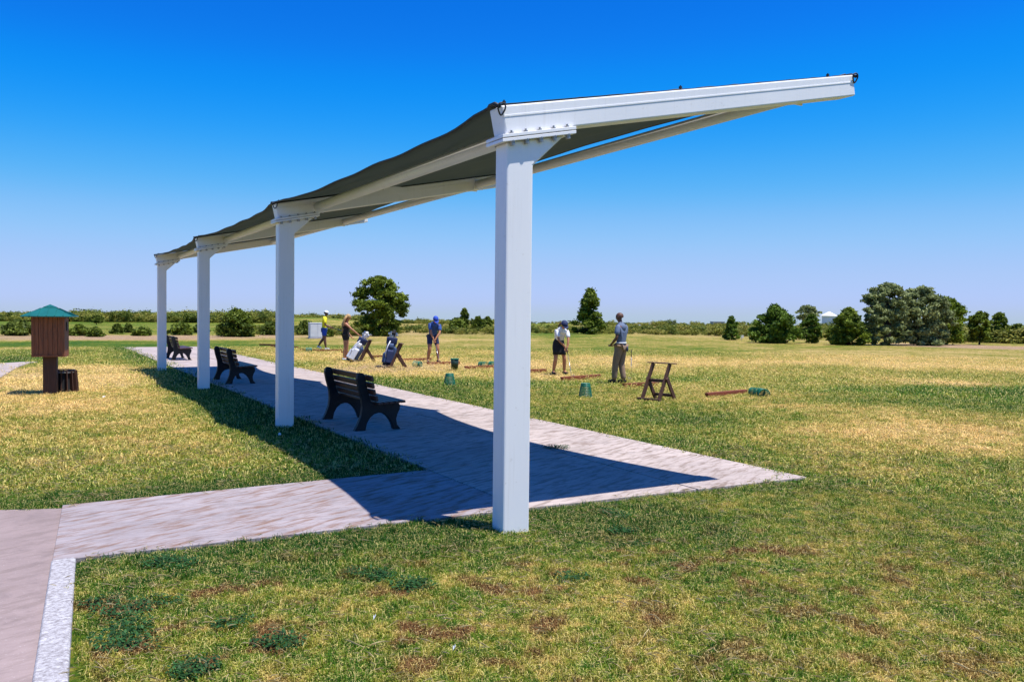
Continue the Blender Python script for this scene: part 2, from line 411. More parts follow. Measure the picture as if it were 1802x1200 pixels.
xs=axis(-3200,3200,-9,9,.22,1.045); ys=axis(-60,4200,1,16,.22,1.03)
X,Y=np.meshgrid(xs,ys); nx=len(xs); ny=len(ys)
Z=gz(X,Y)
far=np.hypot(X,Y)<40
Z=Z+far*.012*(np.sin(X*2.3+Y*1.1)*np.cos(Y*1.9-X*.7))*(np.hypot(X,Y)>3)-.012*far
verts=np.stack([X.ravel(),Y.ravel(),Z.ravel()],1)
idx=np.arange(nx*ny).reshape(ny,nx)
quads=np.stack([idx[:-1,:-1],idx[:-1,1:],idx[1:,1:],idx[1:,:-1]],-1).reshape(-1,4)
me=bpy.data.meshes.new('ground'); me.from_pydata(verts.tolist(),[],quads.tolist()); me.materials.append(M['turf'])
me.polygons.foreach_set('use_smooth',[True]*len(me.polygons))
d_,b_,r_=turf(X.ravel(),Y.ravel())
for nm,arr in (('dry',d_),('bare',b_),('red',r_)):
    a=me.attributes.new(nm,'FLOAT','POINT'); a.data.foreach_set('value',arr.astype(np.float32))
ground=link('ground',me); tag(ground,kind='structure')

# ------------------------------------------------------------------ concrete
def slab_poly(pts, z0, z1):
    m=MB(); n=len(pts)
    m.add([(x,y,z0) for x,y in pts]+[(x,y,z1) for x,y in pts],
          [tuple(range(n-1,-1,-1)),tuple(range(n,2*n))]+[(i,(i+1)%n,(i+1)%n+n,i+n) for i in range(n)])
    return m
def panel(a0,a1,b0,b1,mat_,parent,name,z=.022,g=.013):
    # slightly wavy long edges where the turf has crept over the slab
    pts=[L(a0+g,b0+g),L(a1-g,b0+g),L(a1-g,b1-g),L(a0+g,b1-g)]
    return slab_poly(pts,-.3,z+random.uniform(-.002,.002)).build(name,mat_,parent,bevel=.004)
walk=empty('walkway'); tag(walk,kind='structure')
slab_poly([L(.575,.66),L(3.985,.66),L(3.985,38.18),L(.575,38.18)],-.12,.006).build('joint_bed',simple('joint_soil',(.018,.015,.010),.95,.4,20),walk)
bj=[.64,2.83]+[2.83+4.42*k for k in range(1,9)]; bj[-1]=38.2
for i in range(len(bj)-1):
    panel(.56,2.50,bj[i],bj[i+1],M['walk'],walk,'concrete_panel')
    panel(2.50,4.00,bj[i],bj[i+1],M['walk'],walk,'concrete_panel')
side=empty('side_path'); tag(side,kind='structure')
slab_poly([L(-3.085,.645),L(.555,.645),L(.555,2.755),L(-2.97,2.50)],-.1,.022).build('concrete_panel',M['path'],side,bevel=.004)
# cart path at lower left, with the white kerb
def ea(b): return -3.131+.055*b
road=slab_poly([L(ea(2.42)+.06,2.42),L(ea(.7)+.06,.7),L(ea(.7)+.04,.66),L(ea(-9)+.04,-9),L(-9,-9),(-13,0),(-13,7.3),(-4.3,7.40)],-.2,.008)
tag(road.build('cart_path',M['road']),kind='structure')
kb=MB(); prof=[(-3.092,-.1),(-3.086,.018),(-3.075,.026),(-2.95,.030),(-2.938,.022),(-2.93,-.1)]
v=[];n=len(prof); bs_=[.64,-1,-3,-5,-9]
for b in bs_:
    for a,z in prof:
        x,y=L(a+3.09+ea(b),b); v.append((x,y,z))
kb.add(v,[(i*n+k,i*n+(k+1)%n,(i+1)*n+(k+1)%n,(i+1)*n+k) for i in range(len(bs_)-1) for k in range(n)]+[tuple(range(n))])
tag(kb.build('kerb',M['kerb'],bevel=.006),kind='structure')
fp=slab_poly([G(-260,700),G(0,665),G(20,653),G(34,645),G(50,640),G(66,637),G(40,637.5),G(0,640),G(-260,643)],-.3,.016)
tag(fp.build('far_cart_path',M['walk']),kind='structure')

# ------------------------------------------------------------------ scatter by geometry nodes
def scatter(name, pts, rots, scl, pick, protos, attrs, kind='stuff'):
    me=bpy.data.meshes.new(name); me.from_pydata(pts.tolist(),[],[])
    def A(nm,ty,arr,key):
        a=me.attributes.new(nm,ty,'POINT'); a.data.foreach_set(key,arr)
    A('rot','FLOAT_VECTOR',rots.astype(np.float32).ravel(),'vector'); A('scl','FLOAT_VECTOR',scl.astype(np.float32).ravel(),'vector')
    A('pick','INT',pick.astype(np.int32),'value')
    for k,a in attrs.items(): A(k,'FLOAT',a.astype(np.float32),'value')
    o=link(name,me); tag(o,kind=kind)
    pc=bpy.data.collections.new(name+'_kinds')
    for i,p in enumerate(protos):
        q=bpy.data.objects.new('%s_kind_%02d'%(name,i),p); pc.objects.link(q)
    ng=bpy.data.node_groups.new(name+'_scatter','GeometryNodeTree')
    ng.interface.new_socket('Geometry',in_out='INPUT',socket_type='NodeSocketGeometry')
    ng.interface.new_socket('Geometry',in_out='OUTPUT',socket_type='NodeSocketGeometry')
    N=ng.nodes; gi=N.new('NodeGroupInput'); go=N.new('NodeGroupOutput')
    io=N.new('GeometryNodeInstanceOnPoints'); ci=N.new('GeometryNodeCollectionInfo')
    ci.inputs['Collection'].default_value=pc; ci.inputs['Separate Children'].default_value=True; ci.inputs['Reset Children'].default_value=True
    io.inputs['Pick Instance'].default_value=True
    def NA(nm,ty):
        a=N.new('GeometryNodeInputNamedAttribute'); a.data_type=ty; a.inputs['Name'].default_value=nm
        return a.outputs['Attribute']
    er=N.new('FunctionNodeEulerToRotation')
    lk=ng.links.new
    lk(gi.outputs[0],io.inputs['Points']); lk(ci.outputs[0],io.inputs['Instance']); lk(NA('pick','INT'),io.inputs['Instance Index'])
    lk(NA('rot','FLOAT_VECTOR'),er.inputs[0]); lk(er.outputs[0],io.inputs['Rotation']); lk(NA('scl','FLOAT_VECTOR'),io.inputs['Scale'])
    lk(io.outputs[0],go.inputs[0])
    md=o.modifiers.new('scatter','NODES'); md.node_group=ng
    return o
def attr_mesh(name, V, Fc, bv, m):
    me=bpy.data.meshes.new(name); me.from_pydata(V,[],Fc); me.materials.append(m)
    a=me.attributes.new('bv','FLOAT','FACE'); a.data.foreach_set('value',np.array(bv,np.float32)); return me

def tuft(i, nb, rad, h, wd, lean=1.0, m=None):
    V=[];Fc=[];bv=[]
    for k in range(nb):
        a=random.uniform(0,2*PI); r=rad*math.sqrt(random.random()); x,y=r*math.cos(a),r*math.sin(a)
        t=random.uniform(0,2*PI); ln=h*random.uniform(.5,1.25); le=random.uniform(.2,1.5)*lean
        wx,wy=-math.sin(t)*wd*.5,math.cos(t)*wd*.5; dx,dy=math.cos(t),math.sin(t)
        p1=(x+dx*ln*.35*le,y+dy*ln*.35*le,ln*.6); p2=(x+dx*ln*.95*le,y+dy*ln*.95*le,ln*(1.0-.42*min(le,1.4)))
        n=len(V); V+=[(x-wx,y-wy,-.012),(x+wx,y+wy,-.012),(p1[0]+wx*.8,p1[1]+wy*.8,p1[2]),(p1[0]-wx*.8,p1[1]-wy*.8,p1[2]),p2]
        Fc+=[(n,n+1,n+2,n+3),(n+3,n+2,n+4)]; q=random.random(); bv+=[q,q]
    return attr_mesh('tuft',V,Fc,bv,m or M['blade'])
def on_concrete(x,y,mrg=.02):
    a=(x-OX)*PX_+(y-OY)*PY_; b=(x-OX)*RX+(y-OY)*RY
    def ins(r): return (a>r[0]-mrg)&(a<r[1]+mrg)&(b>r[2]-mrg)&(b<r[3]+mrg)
    k=ins(WALK)|(ins(SIDE)&(b<2.50+(a+2.97)*.0725+mrg))|((a<-2.972+.055*b+mrg)&(b<.66+mrg))|((a<-2.98)&(y<7.40+mrg))
    k|=(y>(21.4+(x+12.7)*-1.75))&(y<29.2)&(x<-12.2)&(y>21.5)&(x<-12.7-(y-21.84)*.42+.2)
    k|=(a>-.01)&(a<.24)&(np.abs((b+3.5)%7.0-3.5)<.01)
    return k
def wedge(n, r0, r1, half=.60):
    r=np.sqrt(rng.uniform(r0*r0,r1*r1,n)); th=rng.uniform(-half,half,n); return r*np.sin(th), r*np.cos(th)
def grass_layer(name,n,r0,r1,protos,smin,smax,lab):
    x,y=wedge(n,r0,r1); k=~on_concrete(x,y,.012); x=x[k]; y=y[k]
    d,b,r=turf(x,y)
    k=rng.random(len(x))>np.clip(b-.35,0,.8); x,y,d,b,r=x[k],y[k],d[k],b[k],r[k]
    n=len(x); z=gz(x,y)-.010
    rots=np.stack([rng.normal(0,.12,n),rng.normal(0,.12,n),rng.uniform(0,6.283,n)],1)
    s=rng.uniform(smin,smax,n)
    cl_=np.sin(x*9.1+2.3*np.sin(y*5.3))*np.cos(y*10.7+1.9*np.sin(x*6.1))+.7*np.sin(x*23+y*17+np.sin(y*13))
    hgt=s*np.clip(1.25-.75*np.clip(d,0,1),.55,1.3)*(1+.38*cl_)
    scl=np.stack([s,s,hgt],1)
    o=scatter(name,np.stack([x,y,z],1),rots,scl,rng.integers(0,len(protos),n),protos,{'dry':d,'bare':b,'red':r})
    o['label']=lab
    return o
near_p=[tuft(i,62,.085,.026,.0033,1.5) for i in range(7)]+[tuft(9,44,.06,.036,.0034,1.0) for i in range(2)]
mid_p=[tuft(i,38,.19,.030,.0075,1.9) for i in range(6)]
grass_layer('lawn_grass',26000,2.6,9.5,near_p,.75,1.25,'short mown green and straw grass around the shelter')
grass_layer('mid_lawn_grass',30000,9.3,21,mid_p,.8,1.25,'short mown grass beside the walkway and tee line')
grass_layer('range_grass',26000,20.5,44,[tuft(i,34,.42,.026,.013,2.6) for i in range(5)],.8,1.3,'patchy grass of the driving range')

# low dark weeds growing in the turf
def weedproto():
    V=[];Fc=[];bv=[]
    for k in range(70):
        a=random.uniform(0,2*PI); r=.10*math.sqrt(random.random()); z=random.uniform(.012,.04)
        c=Vector((r*math.cos(a),r*math.sin(a),z)); u=Vector((random.gauss(0,1),random.gauss(0,1),random.gauss(0,.35))).normalized(); q=u.cross(Vector((0,0,1))).normalized()
        l=random.uniform(.008,.016); n=len(V)
        V+=[tuple(c-u*l),tuple(c+q*l*.5),tuple(c+u*l),tuple(c-q*l*.5)]; Fc.append((n,n+1,n+2,n+3)); bv.append(random.random())
    return attr_mesh('weed_patch',V,Fc,bv,M['weed'])
wp=[weedproto() for _ in range(4)]
wpts=[]
for (px,py,rx,ry,n) in [(200,1095,45,20,14),(215,1130,50,16,13),(300,990,38,12,16),(190,1065,22,8,6),(665,1016,24,8,8),(725,1034,22,9,8),(1000,1022,10,7,4),(1100,938,22,7,6),
                        (1090,905,26,6,6),(400,1095,20,8,5),(490,1135,24,9,6),(335,1185,30,10,7),(1120,960,10,4,2),(270,1065,20,7,4),(620,1010,12,4,2)]:
    for k in range(n):
        a=random.uniform(0,2*PI); r=math.sqrt(random.random()); x,y=G(px+rx*r*math.cos(a),py+ry*r*math.sin(a)); wpts.append((x,y,0))
for k in range(9):
    x,y=G(980+random.uniform(-14,14),791+random.uniform(-1.5,2)); wpts.append((x,y,.02))
wpts=np.array([q for q in wpts if (q[2]>0 or not on_concrete(np.array([q[0]]),np.array([q[1]]),.09)[0]) and random.random()<.75]); n=len(wpts)
o=scatter('weeds',wpts,np.stack([np.zeros(n),np.zeros(n),rng.uniform(0,6.28,n)],1),np.repeat(rng.uniform(.6,1.2,n)[:,None],3,1),rng.integers(0,4,n),wp,{})
o['label']='low dark green weeds in the foreground lawn'
# dry clippings and fallen seed heads lying on the lawn
cl=[]
for k in range(5):
    V=[];Fc=[];bv=[]
    for j in range(8):
        c=Vector((random.uniform(-.16,.16),random.uniform(-.16,.16),random.uniform(.022,.036))); t=random.uniform(0,2*PI); u=Vector((math.cos(t),math.sin(t),random.uniform(-.2,.3))); q=Vector((-u.y,u.x,0))
        l=random.uniform(.015,.045); n_=len(V); V+=[tuple(c-u*l-q*.0016),tuple(c-u*l+q*.0016),tuple(c+u*l*.2+q*.0016+Vector((0,0,.006))),tuple(c+u*l+q*.001),tuple(c+u*l*.2-q*.0016+Vector((0,0,.006)))]
        Fc.append(tuple(n_+i for i in range(5))); bv.append(random.random())
    cl.append(attr_mesh('clipping',V,Fc,bv,M.setdefault('straw',leafmat('dry_straw',(.36,.27,.10),(.64,.53,.28)))))
x,y=wedge(1500,3.0,12); k=~on_concrete(x,y,.03); x,y=x[k],y[k]; n=len(x)
o=scatter('dry_clippings',np.stack([x,y,np.zeros(n)],1),np.stack([np.zeros(n),np.zeros(n),rng.uniform(0,6.28,n)],1),np.repeat(rng.uniform(.6,1.3,n)[:,None],3,1),rng.integers(0,5,n),cl,{})
o['label']='dry pale clippings lying on the lawn'

# ------------------------------------------------------------------ shade shelter
sh=empty('shade_shelter',(OX,OY,0),ROWROT)
tag(sh,'white steel cantilever shade shelter with four posts and dark netting over the walkway','shelter')
BAY=7.0; PB=[0.0,7.05,14.05,21.0]
PWX,PDY=.235,.19
SLP=.78/3.83
def zb(a): return 3.08+a*SLP
def zt(a): return 3.30+(a)*(.755/3.83)
bolt_m=MB().lathe([(.017,-.004),(.017,.010),(.009,.010),(.009,.024)],6).mesh('bolt',M['steel'])
nut_m=MB().lathe([(.008,-.045),(.020,-.045),(.020,-.018),(.026,-.018),(.026,-.008)],8).mesh('bolt',M['steel'])
for i,b in enumerate(PB):
    m=MB().prism([(0,-.3),(PWX,-.3),(PWX,2.86),(.52,zb(.52)-.062),(0.0,zb(0)-.062)],b,b+PDY)
    post=m.build('post',M['white'],sh,bevel=.014)
    # paired flange plates with bolts
    for nm,dz in (('flange_plate',-.061),('flange_plate',-.029)):
        q=MB().prism([(-.06,zb(-.06)+dz),(.60,zb(.60)+dz),(.60,zb(.60)+dz+.026),(-.06,zb(-.06)+dz+.026)],b-.045,b+PDY+.045)
        q.build(nm,M['white'],post,bevel=.003)
    for k in range(5):
        a=.03+k*.125
        for yy in (b-.022,b+PDY+.022):
            link('bolt',bolt_m,post,(a,yy,zb(a)-.002),(0,-math.atan(SLP),0))
            link('bolt',nut_m,post,(a,yy,zb(a)-.048),(0,-math.atan(SLP),0))
    # box beam with a folded lap seam on each side
    E_=3.83
    bm_=MB().prism([(-.01,zb(-.01)),(E_,zb(E_)),(E_-.035,zt(E_)),(-.055,zt(-.055))],b-.005,b+PDY+.005)
    beam=bm_.build('beam',M['white'],sh,bevel=.012)
    for yy0,yy1 in ((b-.0085,b-.0052),(b+PDY+.0052,b+PDY+.0085)):
        sm=MB().prism([(-.03,zb(-.03)+.13),(E_-.02,zb(E_)+.12),(E_-.02,zb(E_)+.134),(-.03,zb(-.03)+.146)],yy0,yy1)
        sm.build('lap_seam',M['white'],beam,bevel=.002)
    for a in (.02,1.75,3.55):
        e=MB(); zz=zt(a); e.tube([(a,b+.09,zz-.02),(a,b+.09,zz+.055)],.007,6); e.lathe([(.016,zz+.03),(.016,zz+.045)],6,Matrix.Translation((a,b+.09,0)))
        e.build('eye_bolt',M['black'],beam)
    if i==1:
        q=MB(); q.box(1.62,2.0,b-.012,b-.0065,zb(1.8)+.12,zb(1.8)+.235); q.build('warning_label',simple('white_label',(.85,.85,.86),.4,.03),beam)
    # loops of edge cable round both beam ends
    for a_,s_ in ((-.055,-1),(E_-.03,1)):
        zz=zt(a_); pts=[]
        for k in range(13):
            t=2*PI*k/12; pts.append((a_+s_*.004+.030*math.cos(t)*(1+.5*math.sin(t)),b-.018-.01*math.sin(t),zz-.030+.045*math.sin(t)))
        MB().tube(pts,.007,6,False).build('cable_loop',M['black'],beam,smooth=True)
        pts=[(a_+s_*.02,b-.015,zz-.01),(a_+s_*.03,b+.05,zz+.02),(a_+s_*.02,b+.14,zz+.025),(a_+s_*.0,b+PDY+.02,zz+.015)]
        MB().tube(pts,.016,6).build('cable_end',M['black'],beam,smooth=True)
for i in range(3):
    b0=PB[i]+PDY/2; b1=PB[i+1]+PDY/2
    for a,dz in ((.58,.085),(3.25,.085)):
        z=zb(a)+dz
        t=MB().tube([(a,PB[i]+PDY+.005,z),(a,PB[i+1]-.005,z)],.066,20).build('purlin_tube',M['white'],sh,smooth=True)
        for yb in (PB[i]+PDY+.012,PB[i+1]-.018):
            MB().box(a-.085,a+.085,yb-.006,yb+.012,z-.085,z+.075).build('end_plate',M['white'],t,bevel=.003)
    ns,ntt=56,26; V=[]
    def edge(s):
        q=4*s*(1-s)
        return -.06+.20*q, 3.80-.42*q
    def surf(s,tt):
        a0,a1=edge(s); a=a0+(a1-a0)*tt; q=4*s*(1-s)
        rip=.012*math.sin(tt*37+s*5+i)*q+.008*math.sin(s*31+tt*9)+.014*math.sin(tt*13-s*9)*q
        for s0,t0 in ((0,0),(1,0)):
            ds=abs(s-s0); an=math.atan2(ds*7,tt*3.8+.15); rr=math.hypot(ds*7,tt*3.8); rip+=.030*math.sin(an*17)*math.exp(-rr/2.6)*min(1,rr)
        z=zt(a)+.026-.055*q*(1-tt)**1.3+rip*(.3+.7*q)*(1-.7*tt**3)
        return a,b0+(b1-b0)*s,z
    for a_i in range(ns+1):
        for t_i in range(ntt+1): V.append(surf(a_i/ns,t_i/ntt))
    Fc=[(a_i*(ntt+1)+t_i,a_i*(ntt+1)+t_i+1,(a_i+1)*(ntt+1)+t_i+1,(a_i+1)*(ntt+1)+t_i) for a_i in range(ns) for t_i in range(ntt)]
    fb=MB().add(V,Fc).build('shade_cloth',M['fabric'],sh,smooth=True)
    sol=fb.modifiers.new('thick','SOLIDIFY'); sol.thickness=.003
    for tt in (0,1):
        pts=[]
        for k in range(33):
            p=surf(k/32,tt); pts.append((p[0],p[1],p[2]))
        MB().tube(pts,.014,6).build('edge_cable',M['black'],fb,smooth=True)
    # hem laced over each beam
    for bb in (b0,b1):
        pts=[(a,bb+(.03 if bb==b0 else -.03),zt(a)+.018+.004*math.sin(a*19)) for a in np.linspace(-.05,3.78,40)]
        MB().tube(pts,.013,6).build('hem_rope',M['black'],fb,smooth=True)

# ------------------------------------------------------------------ benches
def bench():
    r=empty('park_bench')
    prof=[(0,0),(.055,.10),(.10,.22),(.115,.34),(.105,.46),(.06,.62),(.035,.74),(.045,.80),(.085,.83),(.13,.82),(.16,.77),(.175,.66),(.205,.54),(.24,.43),(.28,.385),(.34,.375),(.60,.395),(.66,.39),(.69,.35),(.685,.29),(.65,.22),(.63,.15),(.645,.07),(.70,0),
          (.585,0),(.565,.07),(.53,.14),(.48,.20),(.42,.24),(.36,.25),(.29,.23),(.23,.18),(.185,.10),(.165,0)]
    prof=[(x,z) for x,z in prof]
    fm=None
    for y in (-.775,.775):
        if fm is None:
            f=MB().prism(prof,-.045,.045).build('side_frame',M['bench'],r,bevel=.010,loc=(0,y,0)); fm=f
        else:
            f=fm.copy(); col.objects.link(f); f.parent=r; f.location=(0,y,0)
    back=[(.185,.755),(.200,.655),(.222,.560),(.255,.470)]
    sm=MB().box(-.018,.018,-1.0,1.0,-.040,.040).mesh('back_slat',M['slat'])
    for x,z in back:
        o=link('back_slat',sm,r,(x+.012,0,z),(0,-.20,0)); b=o.modifiers.new('bevel','BEVEL'); b.width=.006; b.segments=2
    sm=MB().box(-.037,.037,-1.0,1.0,-.017,.017).mesh('seat_slat',M['slat'])
    for k in range(5):
        x=.325+k*.0845; o=link('seat_slat',sm,r,(x,0,.400+k*.0045),(0,-.04,0)); b=o.modifiers.new('bevel','BEVEL'); b.width=.006; b.segments=2
    return r
bn=bench(); places=[(.83,6.85,'dark brown slatted park bench nearest the big front post'),(.76,15.95,'dark park bench seen between the second and third posts'),(1.0,26.85,'farthest park bench, in full sun at the end of the walkway')]
for i,(a,b,lab) in enumerate(places):
    o=bn if i==0 else copy_tree(bn)
    x,y=L(a,b); o.location=(x,y,.022); o.rotation_euler=(0,0,ROWROT); tag(o,lab,'bench','benches on the walkway')

# ------------------------------------------------------------------ cabinet on a post, and litter bin
cb=empty('post_cabinet',(-9.36,17.85,0),math.radians(18.6)); tag(cb,'brown wooden cabinet on a thick post under a green metal roof','cabinet')
pm=MB().box(-.125,.125,-.10,.10,-.2,.78).build('post',M['cabdark'],cb,bevel=.008)
z0,z1=.76,1.56; W2=.30; D2=.27
core=MB().box(-W2+.02,W2-.02,-D2+.03,D2-.02,z0+.03,z1).build('case',M['cabdark'],cb)
for k in range(6):
    x=-W2+.045+k*(2*W2-.09)/6
    MB().box(x+.002,x+(2*W2-.09)/6-.003,-D2+.012+.003*(k%2),-D2+.030,z0+.045,z1-.0).build('plank',M['cabwood'],cb,bevel=.003)
for k in range(4):
    y=-D2+.045+k*(2*D2-.09)/4
    MB().box(W2-.02,W2-.004,y+.002,y+(2*D2-.09)/4-.003,z0+.045,z1).build('plank',M['cabwood'],cb,bevel=.003)
for sx in (-1,1):
    for sy in (-1,1):
        MB().box(min(sx*W2,sx*(W2-.05)),max(sx*W2,sx*(W2-.05)),min(sy*D2,sy*(D2-.05)),max(sy*D2,sy*(D2-.05)),z0,z1).build('corner_board',M['cabwood'],cb,bevel=.004)
MB().box(-W2+.052,W2-.052,-D2-.001,-D2+.028,z0,z0+.043).build('bottom_rail',M['cabwood'],cb,bevel=.003)
MB().box(W2-.03,W2+.001,-D2+.052,D2-.052,z0,z0+.043).build('bottom_rail',M['cabwood'],cb,bevel=.003)
MB().box(W2-.002,W2+.012,-.06,.06,z1-.28,z1-.10).build('latch_plate',M['black'],cb,bevel=.003)
rf=MB(); e=.46; rf.add([(-e,-e,z1),(e,-e,z1),(e,e,z1),(-e,e,z1),(-e,-e,z1+.02),(e,-e,z1+.02),(e,e,z1+.02),(-e,e,z1+.02),(-.09,-.09,z1+.20),(.09,-.09,z1+.20),(.09,.09,z1+.20),(-.09,.09,z1+.20)],
   [(3,2,1,0),(0,1,5,4),(1,2,6,5),(2,3,7,6),(3,0,4,7),(4,5,9,8),(5,6,10,9),(6,7,11,10),(7,4,8,11),(8,9,10,11)])
roof=rf.build('roof',M['roofgreen'],cb,bevel=.004)
MB().add([(-.115,-.115,z1+.198),(.115,-.115,z1+.198),(.115,.115,z1+.198),(-.115,.115,z1+.198),(0,0,z1+.255)],[(0,1,4),(1,2,4),(2,3,4),(3,0,4),(3,2,1,0)]).build('roof_cap',M['roofgreen'],roof)
for sgn in range(4):
    for u in (-.30,-.15,0,.15,.30):
        R4=Matrix.Rotation(sgn*PI/2,4,'Z'); top=max(.10,abs(u))
        f_=(e-top)/(e-.09); q=MB().bar(R4@Vector((u,-e,z1+.024)),R4@Vector((u*.98 if abs(u)>.09 else u*.6,-top-.0,z1+.024+.18*f_)),.010,.014); q.build('roof_seam',M['roofgreen'],roof)
bx,by=G(99,690.5)
lb=empty('litter_bin',(bx,by+.25,0)); tag(lb,'low flared brown slatted litter bin behind the cabinet post','litter bin')
MB().lathe([(.235,.02),(.205,.40)],20).build('liner',M['blackcloth'],lb)
for k in range(16):
    a=2*PI*k/16; m=MB(); c,s=math.cos(a),math.sin(a)
    m.bar((c*.265,s*.265,0.0),(c*.232,s*.232,.44),.02,.098,up=(c,s,0)); m.build('slat',M['cabdark'],lb,bevel=.004)
MB().tube([(.248*math.cos(2*PI*k/24),.248*math.sin(2*PI*k/24),.405) for k in range(25)],.007,6,False).build('hoop',M['steel'],lb)
MB().tube([(.240*math.cos(2*PI*k/24),.240*math.sin(2*PI*k/24),.447) for k in range(25)],.012,6,False).build('rim',M['bench'],lb)

# ------------------------------------------------------------------ red divider boards
bds=[((456,608),(490,609),'farthest thin red tee divider board, left of the second post'),((475,611),(523,613),'red tee divider board running behind the second tall post'),
((526,617),(556,618),'short red tee divider board next to the tipped green basket by the yellow-shirted man'),((558,618.5),(602,618),'red tee divider board under the feet of the yellow-shirted man'),((600,622),(648,622),'red tee divider board passing behind the blonde woman'),
((654,629),(707,629),'red tee divider board behind the dark blue golf bag'),((703,635.5),(760,633.5),'red tee divider board left of the man in the blue cap'),((752,641.5),(810,640.5),'red tee divider board at the feet of the man in the blue cap'),
((819,649),(905,646),'red tee divider board with two tipped baskets lying against it'),((905,656),(962,654),'red tee divider board left of the woman in the white shirt'),((990,669),(1058,664),'red tee divider board in front of the woman in the white shirt'),
((1099,681),(1160,678),'red tee divider board between the grey-shirted man and the empty stand'),((1246,698.5),(1315,692),'nearest red tee divider board, touching two tipped wire baskets')]
for (p0,p1,lab) in bds:
    x0,y0=G(*p0); x1,y1=G(*p1); d=Vector((x1-x0,y1-y0,0)); ln=d.length
    # all boards lie parallel to the line of play
    ang=ROWROT+random.uniform(-.02,.02) if ln<2.4 else math.atan2(d.y,d.x)
    if ln<1.0: ang=math.atan2(d.y,d.x)
    o=MB().box(0,ln,0,.085,-.02,.085).build('tee_divider',M['redboard'],None,bevel=.008,loc=(x0,y0,0),rot=(0,0,math.atan2(d.y,d.x)))
    tag(o,lab,'tee divider','red boards dividing the practice tees')

# ------------------------------------------------------------------ wire range baskets
def basket_mesh():
    m=MB(); h=.26; r0=.085; r1=.130; NB=20
    for k in range(NB):
        a=2*PI*k/NB; m.tube([(r0*math.cos(a),r0*math.sin(a),0),(r1*math.cos(a),r1*math.sin(a),h)],.0045,4,False)
    for j in range(9):
        z=h*j/8.5+.004; r=r0+(r1-r0)*z/h
        m.tube([(r*math.cos(2*PI*k/20),r*math.sin(2*PI*k/20),z) for k in range(21)],.0045,4,False)
    return m.mesh('wire_lattice',M['basket'])
def basket():
    r=empty('range_basket'); link('wire_lattice',basket_mesh(),r)
    m=MB()
    for k in range(6):
        a=PI*k/6; m.tube([(-.084*math.cos(a),-.084*math.sin(a),.003),(.084*math.cos(a),.084*math.sin(a),.003)],.0035,4,False)
    for q in (.03,.06): m.tube([(q*math.cos(2*PI*k/16),q*math.sin(2*PI*k/16),.003) for k in range(17)],.0035,4,False)
    m.build('base_grid',M['basket'],r)
    MB().tube([(.131*math.cos(2*PI*k/24),.131*math.sin(2*PI*k/24),.26) for k in range(25)],.008,6,False).build('rim',M['basket'],r)
    MB().lathe([(.0855,0),(.096,.06)],20,capb=False,capt=False).build('base_band',M['basket'],r)
    return r
bk=basket()
bspots=[((1030,698),'u',0,'green wire range basket standing upside down in front of the white-shirted woman'),((791,678),'u',0,'green wire range basket standing upside down on the grass by the walkway'),
((741,645),'t',2.6,'green wire basket on its side left of the man in the blue cap'),((549,618.5),'t',3.4,'green wire basket tipped over behind the feet of the yellow-shirted man'),
((843,645.5),'t',-.5,'left one of two tipped baskets on the board behind the front post'),((860,645),'t',-.3,'right one of two tipped baskets on the board, half behind the front post'),
((1321,695),'t',-1.0,'tipped wire basket touching the end of the nearest red board'),((1338,696.5),'t',-1.5,'tipped wire basket with its open mouth to the walkway, far right')]
for i,(p,k,rz,lab) in enumerate(bspots):
    o=bk if i==0 else copy_tree(bk); x,y=G(*p)
    if k=='u': o.location=(x,y,.285); o.rotation_euler=(PI,0,rz)
    else: o.location=(x,y,.088); o.rotation_euler=(0,PI/2+.17,rz)
    o.scale=(1.08,1.08,1.08) if k=='u' else (.95,.95,.95)
    tag(o,lab,'basket','green wire range baskets')
x,y=G(800,650)
db=empty('ball_bucket',(x,y,0)); tag(db,'dark upright bucket with a green rim beside the tee boards','bucket')
MB().lathe([(.001,.004),(.098,.004),(.10,.0),(.125,.32),(.118,.32),(.094,.02),(.001,.02)],24,capb=False,capt=False).build('body',M['darkbin'],db,smooth=True)
MB().tube([(.125*math.cos(2*PI*k/24),.125*math.sin(2*PI*k/24),.325) for k in range(25)],.013,6,False).build('rim',M['basket'],db)
MB().tube([(.124*math.cos(a),.0,.32-.05*math.sin(a)) for a in np.linspace(0,PI,12)],.006,5).build('handle',M['steel'],db)

# ------------------------------------------------------------------ timber bag stands
def stand():
    r=empty('bag_stand'); H_=.74
    for y in (-.21,.21):
        MB().bar((-.26,y,0),(.10,y,H_),.085,.035,up=(0,1,0)).build('front_leg',M['standwood'],r,bevel=.004)
        MB().bar((.24,y*1.0+.037*(1 if y>0 else -1),0),(-.04,y+.037*(1 if y>0 else -1),.46),.08,.035,up=(0,1,0)).build('rear_leg',M['standwood'],r,bevel=.004)
    MB().box(-.335,-.262,-.28,.28,0,.055).build('foot_board',M['standwood'],r,bevel=.004)
    MB().box(-.06,.005,-.19,.19,.37,.43).build('cross_board',M['standwood'],r,bevel=.004)
    MB().box(.17,.21,-.226,.226,.07,.13).build('rear_board',M['standwood'],r,bevel=.004)
    MB().box(.05,.16,-.34,.34,H_+.002,H_+.020).build('top_shelf',M['standwood'],r,bevel=.003)
    return r
st=stand()
sx,sy=G(1158,704)
for i,(x,y,rz,lab) in enumerate([(sx,sy,.75,'empty dark timber bag stand standing in front of the tee line'),(G(645,636)[0],G(652,636)[1]+.15,.25,'timber bag stand holding up the pale golf bag by the blonde woman'),(G(699,646)[0],G(699,646)[1]+.1,.25,'timber bag stand behind the dark blue golf bag')]):
    o=st if i==0 else copy_tree(st); o.location=(x,y,0); o.rotation_euler=(0,0,rz); tag(o,lab,'bag stand','timber golf bag stands')

